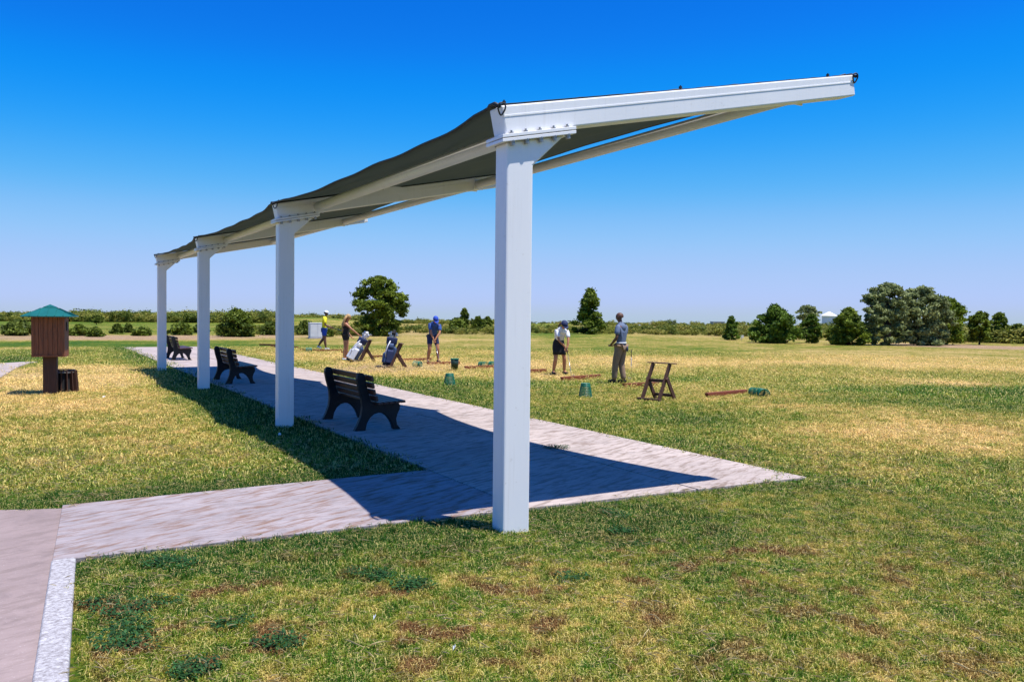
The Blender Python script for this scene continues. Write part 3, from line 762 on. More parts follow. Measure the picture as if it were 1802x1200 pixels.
# ------------------------------------------------------------------ golf clubs and bags
def club(m, a, b, head='iron'):
    a=Vector(a); b=Vector(b); m.tube([a,b],[.0075,.005],6)
def club_thing(grip, head, lab, facing=(1,0,0)):
    g=Vector(grip); h=Vector(head); r=empty('golf_club',h)
    d=(g-h); MB().tube([(0,0,0),tuple(d*.76)],[.0055,.007],6).build('shaft',M['shaft'],r,smooth=True)
    MB().tube([tuple(d*.76),tuple(d)],[.011,.013],8).build('grip',M['blackcloth'],r,smooth=True)
    f=Vector(facing).normalized(); s=Vector((-f.y,f.x,0))
    m=MB(); q=[(0,0),(.03,-.012),(.085,-.012),(.09,.045),(.06,.05),(.01,.03)]
    n_=len(q); m.add([tuple(f*x+s*-.01+Vector((0,0,z))) for x,z in q]+[tuple(f*x+s*.012+Vector((0,0,z))) for x,z in q],[tuple(range(n_)),tuple(range(2*n_-1,n_-1,-1))]+[(k,(k+1)%n_,(k+1)%n_+n_,k+n_) for k in range(n_)])
    m.build('club_head',M['shaft'],r,bevel=.003)
    tag(r,lab,'golf club'); return r
def bag(x,y,lean_x,lean_y,lab,pale,rz=0):
    r=empty('golf_bag',(x,y,.015),rz); tag(r,lab,'golf bag')
    R_=Matrix.Rotation(lean_x,4,'Y')@Matrix.Rotation(lean_y,4,'X')
    body=MB().lathe([(.10,.0),(.135,.02),(.14,.10),(.135,.42),(.125,.62),(.135,.80),(.15,.84),(.14,.855),(.02,.84)],18,R_).build('bag_body',M['bagwhite'] if pale else M['bagblue'],r,smooth=True)
    MB().lathe([(.145,.0),(.152,.01),(.152,.07),(.142,.085)],18,R_,False,False).build('base_cup',M['blackcloth'],r,smooth=True)
    MB().lathe([(.138,.66),(.15,.68),(.15,.80),(.156,.85),(.142,.86)],18,R_,False,False).build('collar',M['navy'],r,smooth=True)
    pk=MB()
    def pocket(ang,z0,z1,wd,dp,m,nm):
        A=R_@Matrix.Rotation(ang,4,'Z')
        MB().prism([(.11,z0),(.14+dp,z0+.03),(.14+dp,z1-.06),(.12,z1)],-wd/2,wd/2,A).build(nm,m,r,bevel=.018)
    pocket(-PI/2,.06,.50,.17,.06,M['bagwhite'] if pale else M['navy'],'pocket')
    pocket(-PI/2+1.0,.12,.60,.12,.045,M['bagblue'],'pocket')
    pocket(-PI/2-1.0,.06,.42,.13,.05,M['bagwhite'] if pale else M['bagblue'],'pocket')
    pocket(-PI/2,.52,.70,.12,.035,M['bagwhite'] if pale else M['bagblue'],'pocket')
    A=R_
    MB().tube([tuple(A@Vector(p)) for p in ((-.10,-.13,.25),(-.13,-.19,.40),(-.10,-.20,.58),(-.05,-.14,.74))],.016,6).build('shoulder_strap',M['bagwhite'],r,smooth=True)
    for k in range(9):
        a=2.4*k; q=.085*math.sqrt((k+.5)/9); p0=A@Vector((q*math.cos(a),q*math.sin(a),.7)); ll=random.uniform(.93,1.06); p1=A@Vector((q*1.35*math.cos(a),q*1.35*math.sin(a),ll))
        c=MB().tube([p0,p1],.011,5).build('club_shaft',M['shaft'],r)
        if k<4: MB().lathe([(.01,-.05),(.045,-.03),(.052,.02),(.035,.06),(.005,.07)],10,Matrix.Translation(p1)@R_).build('head_cover',M['whitecloth'] if (pale or k==1) else M['blackcloth'],c,smooth=True)
        else: MB().box(-.012,.05,-.02,.02,-.02,.035,Matrix.Translation(p1)@R_@Matrix.Rotation(a,4,'Z')).build('iron_head',M['shaft'],c,bevel=.006)
    return r
x,y=G(617,637); B_=bag(x,y-.1,.50,-.12,'white and slate blue golf bag leaning beside the blonde woman',True); B_.scale=(1.12,1.12,1.08)
x,y=G(682,645); B_=bag(x,y,.16,-.10,'dark navy golf bag leaning on a timber stand',False,.2); B_.scale=(1.15,1.15,1.08)
x,y=G(679,646); o=MB().lathe([(.001,0),(.17,0),(.16,.03),(.10,.06),(.02,.055),(.001,.05)],14,Matrix.Scale(1.25,4,(1,0,0)),False,False).build('folded_towel',M['blackcloth'],None,smooth=True,loc=(x-.13,y-.12,0)); tag(o,'black cloth heaped at the foot of the navy golf bag','towel')

# ------------------------------------------------------------------ people
def skin(name, nodes, edges, m, parent, lv=2, root=None):
    keys=list(nodes); ix={k:i for i,k in enumerate(keys)}
    me=bpy.data.meshes.new(name); me.from_pydata([tuple(nodes[k][0]) for k in keys],[(ix[a],ix[b]) for a,b in edges],[])
    me.materials.append(m); o=link(name,me,parent)
    bm=bmesh.new(); bm.from_mesh(me); ly=bm.verts.layers.skin.verify(); bm.verts.ensure_lookup_table()
    for k in keys:
        r=nodes[k][1]; r=r if hasattr(r,'__len__') else (r,r); sv=bm.verts[ix[k]][ly]; sv.radius=r; sv.use_root=(k==(root or keys[0]))
    bm.to_mesh(me); bm.free()
    s=o.modifiers.new('skin','SKIN'); s.use_smooth_shade=True; s.branch_smoothing=.3
    q=o.modifiers.new('sub','SUBSURF'); q.levels=lv; q.render_levels=lv
    return o
def lerp(a,b,t): return Vector(a)*(1-t)+Vector(b)*t
def person(loc, rz, J, lab, skinm, top, topm, bottom, botm, shoem, hair, hairm, cap=None, female=False, headturn=0.0, headtilt=0.0, sock=None):
    """J: joints in metres, facing +Y, feet at z=0"""
    r=empty('person',loc,rz); tag(r,lab,'person')
    J={k:Vector(v) for k,v in J.items()}; w_=.95 if female else 1.06
    nd={'pelvis':(J['pelvis'],(.125*w_,.095)),'spine':(lerp(J['pelvis'],J['chest'],.5),(.110*w_,.08)),'chest':(J['chest'],(.125*w_,.09)),
        'neckb':(lerp(J['chest'],J['neck'],.65),(.050,.046)),'neck':(J['neck'],(.052,.052))}
    ed=[('pelvis','spine'),('spine','chest'),('chest','neckb'),('neckb','neck')]
    up=(J['head']-J['neck']).normalized()
    fw=Matrix.Rotation(headturn,3,'Z')@Vector((0,1,0)); fw=(fw-up*fw.dot(up)).normalized(); rt=fw.cross(up)
    hc=J['head']
    nd['jaw']=(hc-up*.065+fw*.02,(.056,.062)); nd['mid']=(hc+fw*.004,(.074,.088)); nd['top']=(hc+up*.075-fw*.008,(.060,.070))
    ed+=[('neck','jaw'),('jaw','mid'),('mid','top')]
    for s in ('L','R'):
        nd['sh'+s]=(J['sh'+s],(.052,.052)); nd['ua'+s]=(lerp(J['sh'+s],J['el'+s],.5),.045*w_); nd['el'+s]=(J['el'+s],.038*w_)
        nd['fa'+s]=(lerp(J['el'+s],J['wr'+s],.35),.040*w_); nd['wr'+s]=(J['wr'+s],.026)
        d=(J['wr'+s]-J['el'+s]).normalized(); hd=J.get('ha'+s,J['wr'+s]+d*.075); nd['pa'+s]=(hd,(.038,.022))
        ed+=[('chest','sh'+s),('sh'+s,'ua'+s),('ua'+s,'el'+s),('el'+s,'fa'+s),('fa'+s,'wr'+s),('wr'+s,'pa'+s)]
        hp=J['hip'+s]; kn=J['kn'+s]; an=J['an'+s]; to=J['to'+s]
        nd['hp'+s]=(hp,(.088*w_,.09)); nd['th'+s]=(lerp(hp,kn,.45),.084*w_); nd['kn'+s]=(kn,.062*w_); nd['cf'+s]=(lerp(kn,an,.33)+Vector((0,-.012,0)),.066*w_); nd['an'+s]=(an,.036); nd['to'+s]=(lerp(an,to,.8)+Vector((0,0,-.01)),(.035,.028))
        ed+=[('pelvis','hp'+s),('hp'+s,'th'+s),('th'+s,'kn'+s),('kn'+s,'cf'+s),('cf'+s,'an'+s),('an'+s,'to'+s)]
    body=skin('body',nd,ed,skinm,r)
    # fingers, curled, and thumbs
    for s,sg in (('L',-1),('R',1)):
        hd=nd['pa'+s][0]; d=(hd-nd['wr'+s][0]).normalized(); side_=d.cross(Vector((0,0,1)) if abs(d.z)<.8 else Vector((0,1,0))).normalized(); inn=side_.cross(d)
        f=MB()
        for k in range(4):
            b0=hd+d*.02+side_*(.027-.018*k); lf=(.030,.034,.032,.026)[k]
            f.tube([b0,b0+d*lf+inn*.006,b0+d*lf*1.3+inn*.028,b0+d*lf*.8+inn*.045],[.0085,.0083,.008,.007],6)
        b0=hd-d*.02+side_*.03; f.tube([b0,b0+side_*.018+d*.02+inn*.01,b0+side_*.014+d*.042+inn*.02],[.010,.0095,.008],6)
        f.build('fingers',skinm,body,smooth=True)
    # face
    fc=MB(); fc.add([tuple(hc+fw*.088+up*.012),tuple(hc+fw*.116-up*.022),tuple(hc+fw*.09-up*.028+rt*.014),tuple(hc+fw*.09-up*.028-rt*.014)],[(0,1,2),(0,3,1),(1,3,2)])
    fc.build('nose',skinm,body)
    for q in (-1,1):
        MB().lathe([(.001,-.010),(.009,-.006),(.011,0),(.009,.006),(.001,.010)],8,Matrix.Translation(hc+fw*.083+rt*.03*q+up*.012)).build('eye',M['eye'],body)
        MB().lathe([(.001,-.028),(.012,-.015),(.016,.005),(.010,.028),(.001,.032)],8,Matrix.Translation(hc+rt*.079*q-fw*.008)).build('ear',skinm,body,smooth=True)
    MB().add([tuple(hc+fw*.0905-up*.048+rt*.022),tuple(hc+fw*.096-up*.043),tuple(hc+fw*.0905-up*.048-rt*.022),tuple(hc+fw*.095-up*.056)],[(0,1,2,3)]).build('mouth',M.setdefault('lip',simple('lip',(.22,.07,.06),.5)),body)
    # shirt
    k_=1.0
    dn_=(J['chest']-J['pelvis']).normalized()
    sn={'pelvis':(J['pelvis']-dn_*.09,(.160*w_,.130)),'spine':(nd['spine'][0],(.152*w_,.122)),'chest':(J['chest'],(.178*w_,.138)),'neckb':(lerp(J['chest'],J['neck'],.72),(.115,.100)),'nk':(lerp(J['chest'],J['neck'],1.0),(.060,.060))}
    se=[('pelvis','spine'),('spine','chest'),('chest','neckb'),('neckb','nk')]
    if top=='tee':
        for s in ('L','R'):
            sn['sh'+s]=(J['sh'+s],.080*w_); sn['sl'+s]=(lerp(J['sh'+s],J['el'+s],.78),.068*w_); se+=[('chest','sh'+s),('sh'+s,'sl'+s)]
    else:
        sn['chest']=(J['chest']-Vector((0,0,.03)),(.150*w_,.118)); sn['neckb']=(lerp(J['chest'],J['neck'],.38),(.085,.07)); del sn['nk']; se.pop()
    skin('shirt',sn,se,topm,r,root='spine')
    if top=='tee':
        yc=lerp(J['chest'],J['neck'],.42); ax=(J['shR']-J['shL']).normalized(); au=(J['neck']-J['chest']).normalized(); af=au.cross(ax)
        YM=Matrix((ax,af,au)).transposed().to_4x4(); YM.translation=yc
        MB().lathe([(.004,-.13),(.10,-.11),(.155,-.03),(.150,.03),(.10,.085),(.064,.125)],18,YM@Matrix.Diagonal((1,.72,1,1)),True,True).build('shirt_yoke',topm,r,smooth=True)
        MB().tube([J['neck']-up*.015+Vector((.062*math.cos(t),.062*math.sin(t),0)) for t in np.linspace(0,2*PI,13)],.012,6,False).build('collar',topm,r,smooth=True)
    # shorts / trousers
    bn_={'pelvis':(J['pelvis']+Vector((0,0,.01)),(.125*w_,.112))}; be=[]
    for s in ('L','R'):
        hp,kn,an=J['hip'+s],J['kn'+s],J['an'+s]
        if bottom=='none': continue
        bn_['hp'+s]=(hp,(.112*w_,.112)); be.append(('pelvis','hp'+s))
        if bottom=='trousers':
            bn_['th'+s]=(lerp(hp,kn,.5),.104); bn_['kn'+s]=(kn,.086); bn_['cf'+s]=(lerp(kn,an,.5),.080); bn_['an'+s]=(an+Vector((0,0,.0)),.070)
            be+=[('hp'+s,'th'+s),('th'+s,'kn'+s),('kn'+s,'cf'+s),('cf'+s,'an'+s)]
        else:
            t1=.78 if bottom=='shorts' else .48
            bn_['th'+s]=(lerp(hp,kn,t1*.5),.098*w_); bn_['he'+s]=(lerp(hp,kn,t1),.088*w_)
            be+=[('hp'+s,'th'+s),('th'+s,'he'+s)]
    if bottom!='none': skin(bottom if bottom!='brief' else 'shorts',bn_,be,botm,r)
    if bottom=='trousers': MB().tube([J['pelvis']+Vector((.155*w_*math.cos(t),.118*math.sin(t),.07)) for t in np.linspace(0,2*PI,17)],.014,6,False).build('belt',M['whitecloth'] if bottom=='trousers' else botm,r,smooth=True)
    # shoes
    for s in ('L','R'):
        an,to=J['an'+s],J['to'+s]; d=(to-an); d.z=0; d.normalize(); base=Vector((an.x,an.y,max(0,min(an.z,to.z)-.07)))
        p=[(base-d*.07+Vector((0,0,.05)),.040),(base-d*.0+Vector((0,0,.055)),.046),(base+d*.08+Vector((0,0,.042)),.044),(base+d*.17+Vector((0,0,.034)),.036)]
        if to.z<an.z-.1:   # heel lifted, foot on its toes
            p=[(an-d*.05-Vector((0,0,.03)),.040),(an+Vector((0,0,-.03)),.046),(lerp(an,to,.6),.044),(to+Vector((0,0,.005)),.034)]
        skin('shoe',{str(k):q for k,q in enumerate(p)},[('0','1'),('1','2'),('2','3')],shoem,r,root='1')
    # hair and cap
    RM=Matrix((rt,fw,up)).transposed().to_4x4()
    def dome(sc,z0,off,nm,m,phi0=-.25):
        pr=[(math.cos(p),math.sin(p)) for p in np.linspace(phi0,PI/2*.98,8)]
        mm=MB().lathe([(a*sc[0],b*sc[2]) for a,b in pr],16,Matrix.Translation(hc+up*z0+fw*off)@RM@Matrix.Diagonal((1,sc[1]/sc[0],1,1)),False,True)
        return mm.build(nm,m,r,smooth=True)
    if hair: 
        dome((.088,.104,.098),.018,-.014,'hair',hairm,-.45 if not cap else -.7)
    if cap:
        cp=dome((.095,.112,.088),.040,-.004,'cap',cap,-.05)
        q=[]; 
        pts=[(-.075,.07),(-.07,.13),(-.04,.165),(0,.178),(.04,.165),(.07,.13),(.075,.07)]
        mm=MB(); n_=len(pts)
        mm.add([tuple(hc+rt*a+fw*b+up*(.040-.02*(b-.07)/.1)) for a,b in pts]+[tuple(hc+rt*a+fw*b+up*(.048-.02*(b-.07)/.1)) for a,b in pts],[tuple(range(n_)),tuple(range(2*n_-1,n_-1,-1))]+[(k,(k+1)%n_,(k+1)%n_+n_,k+n_) for k in range(n_)])
        mm.build('cap_peak',cap,cp)
    return r,J
# --- man in yellow walking with a club
x,y=G(570,615.5)
J=dict(pelvis=(0,0,.96),chest=(0,.03,1.34),neck=(0,.05,1.53),head=(0,.10,1.68),shL=(-.18,.03,1.44),shR=(.18,.03,1.44),elL=(-.24,.02,1.16),elR=(.24,.08,1.14),
 wrL=(-.16,.26,1.07),wrR=(.16,.32,1.02),hipL=(-.09,0,.92),hipR=(.09,0,.92),knL=(-.10,-.02,.52),knR=(.10,.05,.50),anL=(-.11,-.26,.17),anR=(.10,.10,.085),toL=(-.11,-.10,.03),toR=(.10,.28,.03))
yr,_=person((x,y,0),-PI/2+.15,J,'man in a yellow shirt, blue shorts and white cap holding a club','skin' and M['skin2'],'tee',M['yellow'],'shorts',M['blue'],M['whitecloth'],True,M['darkhair'],cap=M['whitecloth'])
MB().box(-.07,.07,.085,.10,1.685,1.715,Matrix.Translation((0,.105,0))).build('sunglasses',M['eye'],yr)
club_thing((x+.38,y-.13,1.04),(x+1.18,y-.30,.80),'golf club held out level by the man in yellow',(0,0.3,-1))
# --- blonde woman reaching for her bag
x,y=G(607,634.5); y+=.15
J=dict(pelvis=(0,0,.93),chest=(0,.02,1.24),neck=(0,.04,1.42),head=(0,.09,1.55),shL=(-.155,.02,1.33),shR=(.155,.03,1.33),elL=(-.20,-.02,1.06),elR=(.18,.26,1.13),
 wrL=(-.17,.14,.86),wrR=(.12,.46,.96),hipL=(-.08,0,.87),hipR=(.08,0,.87),knL=(-.09,.02,.48),knR=(.09,.01,.48),anL=(-.10,-.02,.085),anR=(.10,-.03,.085),toL=(-.11,.16,.03),toR=(.11,.15,.03))
wr,_=person((x,y,0),-PI/2-.1,J,'blonde woman in a black top and black shorts reaching for her golf bag',M['skin'],'tank',M['blackcloth'],'brief',M['blackcloth'],M['whitecloth'],True,M['blond'],female=True)
hm=MB()
for k in range(16):
    a=-1.25+2.5*k/15; sx_=math.sin(a)*.085; yb=.06-math.cos(a)*.075
    hm.tube([(sx_,yb+.03,1.60),(sx_*1.2,yb-.045,1.47),(sx_*1.25,yb-.10-.02*math.cos(k),1.30),(sx_*1.1,yb-.11,1.12+.03*math.sin(k*2)),(sx_*.8,yb-.10,1.02+.04*math.sin(k*3))],[.030,.030,.030,.024,.006],6)
hm.build('long_hair',M['blond'],wr,smooth=True)
MB().box(-.10,-.03,-.118,-.112,.86,.90).build('shorts_logo',M['whitecloth'],wr)
# --- golfer addressing the ball (two of them)
def address(h=1.0, hands=(.06,.36,.74)):
    hx,hy,hz=hands
    return {k:(v[0]*h,v[1]*h,v[2]*h) for k,v in dict(pelvis=(0,-.10,.90),chest=(0,.10,1.22),neck=(.01,.22,1.36),head=(.02,.32,1.45),shL=(-.17,.16,1.27),shR=(.17,.14,1.29),
     elL=(-.13,.30,1.00),elR=(.16,.27,1.01),wrL=(hx-.035,hy,hz+.07),wrR=(hx+.035,hy-.01,hz+.05),haL=(hx-.015,hy+.012,hz),haR=(hx+.02,hy+.005,hz-.03),
     hipL=(-.10,-.08,.86),hipR=(.10,-.08,.86),knL=(-.14,.05,.47),knR=(.14,.05,.47),anL=(-.18,-.02,.085),anR=(.18,-.02,.085),toL=(-.21,.16,.03),toR=(.21,.16,.03)).items()}
x,y=G(762,638)
person((x,y+.05,0),PI+.38,address(1.04),'man in a blue cap, blue shirt and dark shorts bent over the ball',M['skin'],'tee',M['navymid'],'shorts',M['navy'],M['blackcloth'],True,M['darkhair'],cap=M['blue'],headtilt=.5)
R2=Matrix.Rotation(PI+.38,3,'Z')
def wpt(base,R_,p): q=R_@Vector(p); return (base[0]+q.x,base[1]+q.y,q.z)
club_thing(wpt((x,y+.05),R2,(.07,.36,.82)),wpt((x,y+.05),R2,(.0,.80,.02)),'golf club held down to the ball by the blue-capped man',(-.8,.3,0))
x,y=G(984,659)
R2=Matrix.Rotation(PI+.42,3,'Z')
wr2,_=person((x,y,0),PI+.42,address(.99,(-.05,.34,.76)),'woman in a white shirt, black skort and dark cap lining up her shot',M['skin'],'tee',M['whitecloth'],'none',M['blackcloth'],M['blackcloth'],True,M['brownhair'],cap=M['navy'],female=True)
# short skort and high waist
rings=[(1.10,.0,.120,.105),(1.02,-.03,.135,.125),(.93,-.065,.165,.150),(.82,-.06,.185,.160),(.68,-.03,.195,.160),(.575,-.01,.200,.160)]
sk=MB(); nn=20
for z_,y_,rx_,ry_ in rings:
    for k in range(nn):
        t=2*PI*k/nn; sk.v.append((rx_*math.cos(t)*(1+.025*math.sin(5*t)),y_+ry_*math.sin(t)*(1+.03*math.sin(7*t)),z_))
for i in range(len(rings)-1):
    for k in range(nn): sk.f.append((i*nn+k,i*nn+(k+1)%nn,(i+1)*nn+(k+1)%nn,(i+1)*nn+k))
sk.f.append(tuple(range((len(rings)-1)*nn,len(rings)*nn)))
sk.build('skort',M['blackcloth'],wr2,smooth=True)
MB().tube([(0.02,.235,1.45),(.05,.17,1.47),(.08,.12,1.42),(.09,.10,1.33)],[.028,.034,.028,.010],8).build('ponytail',M['brownhair'],wr2,smooth=True)
cx,cy=G(1006,663)
club_thing(wpt((x,y),R2,(-.05,.34,.80)),(cx,cy,.015),'golf club angled down from the white-shirted woman to the tee',(.8,-.3,0))
x,y=G(1092,674)
J=dict(pelvis=(0,0,.95),chest=(0,-.02,1.34),neck=(0,.02,1.53),head=(0,.06,1.665),shL=(-.19,-.01,1.44),shR=(.19,-.01,1.44),elL=(-.27,-.02,1.15),elR=(.26,.02,1.16),
 wrL=(-.17,.17,1.00),wrR=(.10,.20,.99),hipL=(-.10,0,.90),hipR=(.10,0,.90),knL=(-.10,.10,.50),knR=(.08,.03,.49),anL=(-.10,.13,.085),anR=(.06,-.06,.085),toL=(-.14,.30,.03),toR=(.03,.12,.03))
gr,_=person((x,y,0),.95,J,'man in a grey shirt and khaki trousers standing with his back to the walkway',M['skin2'],'tee',M['greyshirt'],'trousers',M['khaki'],M['blackcloth'],True,M['brownhair'])
skin('golf_glove',{'a':(Vector((.07,-.13,.93)),(.035,.018)),'b':(Vector((.075,-.15,.87)),(.05,.02)),'c':(Vector((.08,-.14,.80)),(.032,.016))},[('a','b'),('b','c')],M['navy'],gr,1)
cx,cy=G(1111,668)
club_thing((cx-.02,cy-.05,.80),(cx,cy,.015),'thin golf club standing upright behind the grey-shirted man',(-1,0,0))

# ------------------------------------------------------------------ trees
def leaves(clumps, n, size, asp=.5, up=.25, bias=.35):
    """leaf faces spread through ellipsoid clumps; clumps: (x,y,z,rx,ry,rz)"""
    C=np.array(clumps); wgt=(C[:,3]*C[:,4]*C[:,5])**.67; ci=rng.choice(len(C),n,p=wgt/wgt.sum())
    d=rng.normal(size=(n,3)); d/=np.linalg.norm(d,axis=1)[:,None]; rad=rng.random(n)**bias*np.where(rng.random(n)<.3,rng.uniform(1.0,1.75,n),1.0)
    c=C[ci,:3]+d*C[ci,3:]*rad[:,None]*rng.uniform(.8,1.2,n)[:,None]
    nr=d*.5+rng.normal(size=(n,3))*.6; nr[:,2]+=up; nr/=np.linalg.norm(nr,axis=1)[:,None]
    u=np.cross(nr,rng.normal(size=(n,3))); u/=np.linalg.norm(u,axis=1)[:,None]; v=np.cross(nr,u)
    s=size*rng.uniform(.55,1.3,n)[:,None]
    V=np.stack([c-u*s,c+v*s*asp,c+u*s,c-v*s*asp],1).reshape(-1,3)
    cv=rng.random(len(C)); bv=np.clip(.5*cv[ci]+.5*rng.random(n),0,1)
    return V,np.arange(4*n).reshape(n,4),bv
def foliage_mesh(name,V,Fq,bv,m):
    me=bpy.data.meshes.new(name); n=len(Fq)
    me.vertices.add(len(V)); me.vertices.foreach_set('co',V.astype(np.float32).ravel())
    me.loops.add(4*n); me.loops.foreach_set('vertex_index',Fq.astype(np.int32).ravel())
    me.polygons.add(n); me.polygons.foreach_set('loop_start',np.arange(0,4*n,4,dtype=np.int32)); me.update(calc_edges=True)
    me.materials.append(m); a=me.attributes.new('bv','FLOAT','FACE'); a.data.foreach_set('value',bv.astype(np.float32)); return me
PROFILES=dict(round=[(0,.62),(.12,.88),(.35,1),(.6,.97),(.8,.78),(.93,.50),(1,.2)],dome=[(0,.86),(.1,.97),(.35,1),(.6,.84),(.8,.58),(.93,.30),(1,.08)],
    pine=[(0,.80),(.12,1),(.28,.86),(.42,.62),(.6,.56),(.78,.48),(.9,.32),(1,.05)],bigpine=[(0,.66),(.12,.92),(.35,1),(.55,1.0),(.68,.86),(.78,.66),(.88,.62),(.95,.50),(1,.25)],
    dense=[(0,.9),(.15,1),(.5,.92),(.8,.66),(1,.15)],airy=[(0,.78),(.12,.95),(.4,1),(.65,.98),(.8,.80),(.92,.56),(1,.25)])
def crown(h,r,z0,kind,n,sub,jit=.16):
    """foliage clumps through a crown whose half width follows the kind's outline"""
    pr=PROFILES[kind]; ts=[p[0] for p in pr]; rs=[p[1] for p in pr]; out=[]
    lob=[(random.uniform(0,2*PI),random.uniform(2,4),random.uniform(0,2*PI)) for _ in range(3)]
    for k in range(n):
        t=random.random()**.85; a=random.uniform(0,2*PI)
        R_=float(np.interp(t,ts,rs))*r*(1+jit*math.sin(a*2+lob[0][0]+t*5)+jit*.8*math.sin(a*3+lob[1][0]-t*7))
        s_=sub*r*random.uniform(.55,1.3); q=max(0,R_-s_*.8)*(random.random()**.45)
        out.append((q*math.cos(a),q*math.sin(a),z0+(h-z0)*t*(1-.4*s_/h),s_*1.15,s_*1.15,s_*random.uniform(.55,.85)))
    return out
def limbs(h,clumps,r0,n=9,multi=1,spread=.12):
    m=MB()
    for k in range(multi):
        ox,oy=(random.uniform(-spread,spread),random.uniform(-spread,spread)) if multi>1 else (0,0)
        top=h*random.uniform(.70,.86); pts=[(ox,oy,-.15),(ox+random.uniform(-.06,.06),oy,top*.35),(ox*2+random.uniform(-.12,.12),oy*2,top*.7),(ox*2.4,oy*2.4,top)]
        m.tube(pts,[r0*1.25,r0,r0*.6,r0*.2],8)
    for c in random.sample(clumps,min(n,len(clumps))):
        zb_=max(.12*h,c[2]*random.uniform(.35,.7)); m.tube([(0,0,zb_),(c[0]*.5,c[1]*.5,zb_*.5+c[2]*.5-.03),(c[0]*.95,c[1]*.95,c[2])],[r0*.42,r0*.26,r0*.08],5)
    return m
def tree(name,px,py,hpx,wpx,lab,cat,kind,m,n,leaf,z0f=.12,group=None,multi=1,trunk=.045,extra=None,trunk_off=0.0,depth=None):
    x,y=G(px,py)
    if depth: s_=depth/y; x*=s_; y=depth
    zg=gz1(x,y); top=EYE-0 # keep real height from the sight line
    h=hpx/F_PX*y+(0 if not depth else 0); r=wpx/2/F_PX*y
    root=empty(name,(x,y,zg)); tag(root,lab,cat,group)
    nC=dict(bigpine=170,dome=190,round=140,pine=130,dense=90,airy=170)[kind]; sb=dict(bigpine=.125,dome=.13,round=.15,pine=.15,dense=.21,airy=.115)[kind]
    C=crown(h,r,h*z0f,kind,nC,sb)
    if extra: C+=[(a*r,b*r,c*h,d*r,d*r,e*h) for a,b,c,d,e in extra]
    V,Fq,bv=leaves(C,n,leaf); V=V[:, :]; V[:,2]=np.maximum(V[:,2],.02)
    link('crown',foliage_mesh('crown',V,Fq,bv,m),root)
    limbs(h,C,r*trunk+.02,10,multi).build('trunk',M['bark'],root,smooth=True)
    return root
tree('pine_tree',668,592,104,96,'big dark pine behind the blonde woman, with a rounded top','tree','bigpine',M['pine'],26000,.115,.04)
tree('pine_tree',1038,590,79,66,'conical dark pine right of the woman in the white shirt','tree','pine',M['pine'],20000,.115,.02)
tree('small_pine_tree',1287,599,41,34,'small dark conical pine left of the round evergreen','tree','pine',M['juniper'],8000,.10,.0)
tree('round_evergreen',1364,604,65,86,'broad dome-shaped dark evergreen on the range edge','tree','dome',M['juniper'],26000,.105,.0)
tree('small_pine_tree',1428,604,50,34,'slim dark pine right of the dome-shaped evergreen','tree','round',M['juniper'],8000,.10,.02)
tree('sparse_tree',1420,600,60,44,'thin airy grey-green tree behind the slim pine','tree','airy',M['willow'],2200,.11,.50,depth=70)
tree('olive_evergreen',1493,607,64,72,'rounded olive-green evergreen left of the tall tree clump','tree','dome',M['pine'],20000,.11,.0)
tree('grey_green_tree',1560,607,108,92,'tallest grey-green tree at the left of the clump','tree','airy',M['willow'],21000,.115,.02,multi=3)
tree('grey_green_tree',1618,607,101,104,'grey-green tree with bare lower stems in the middle of the clump','tree','airy',M['willow'],22000,.115,.02,multi=4)
tree('yellow_green_tree',1662,605,84,86,'yellow-green leafy tree at the right of the clump','tree','round',M['bright'],20000,.115,.0)
tree('pine_tree',1723,605,58,42,'first of two small pines at far right, with a dark trunk','tree','round',M['pine'],8500,.12,.14)
tree('pine_tree',1757,601,52,34,'second and slimmer of two small pines at far right','tree','round',M['pine'],7000,.12,.16)
tree('mesquite_bush',416,593,46,70,'wide dark green bush between the third and second posts','bush','dense',M['mesquite'],14000,.10,.0)
tree('juniper_tree',817,584,41,26,'upright dark tree on the scrub left of the front post','tree','pine',M['mesquite'],7000,.13,.0)
tree('mesquite_bush',804,586,26,34,'low dark bush at the foot of the upright tree','bush','dense',M['mesquite'],3500,.14,.0)
tree('mesquite_bush',841,583,26,24,'small dark bush right of the upright tree','bush','dense',M['mesquite'],3000,.15,.0)
tree('mesquite_bush',858,581,24,22,'small bush touching the front post in the view','bush','dense',M['mesquite'],3000,.15,.0)
tree('mesquite_tree',170,570,15,24,'lone dark umbrella-shaped tree on the green field behind the cabinet','tree','airy',M['scrubdk'],3000,.2,.30)
for (px,py,h,w_,lab) in [(30,590,26,64,'dark green bush mass at the left edge of the view'),(140,590,19,34,'low bright bush just right of the cabinet'),(168,592,16,30,'second low bush right of the cabinet'),(206,586,17,22,'dark round bush in the middle of the sand bank'),
    (226,584,15,18,'small bush beside the dark round one'),(250,590,14,36,'low bush left of the farthest post'),(318,588,21,48,'broad bush between the two farthest posts'),(350,584,14,26,'small bush left of the third post'),
    (476,588,22,40,'dark bush left of the second post'),(537,588,25,34,'dark bush right of the second post'),(578,594,12,18,'yellowish bush behind the man in yellow'),(1790,602,34,50,'bright green bush at the right edge of the view')]:
    tree('scrub_bush',px,py,h,w_,lab,'bush','dense',M['scrubdk'] if 'dark' in lab else M['mesquite'],3500,.12,.0,group='bushes along the far sand bank')

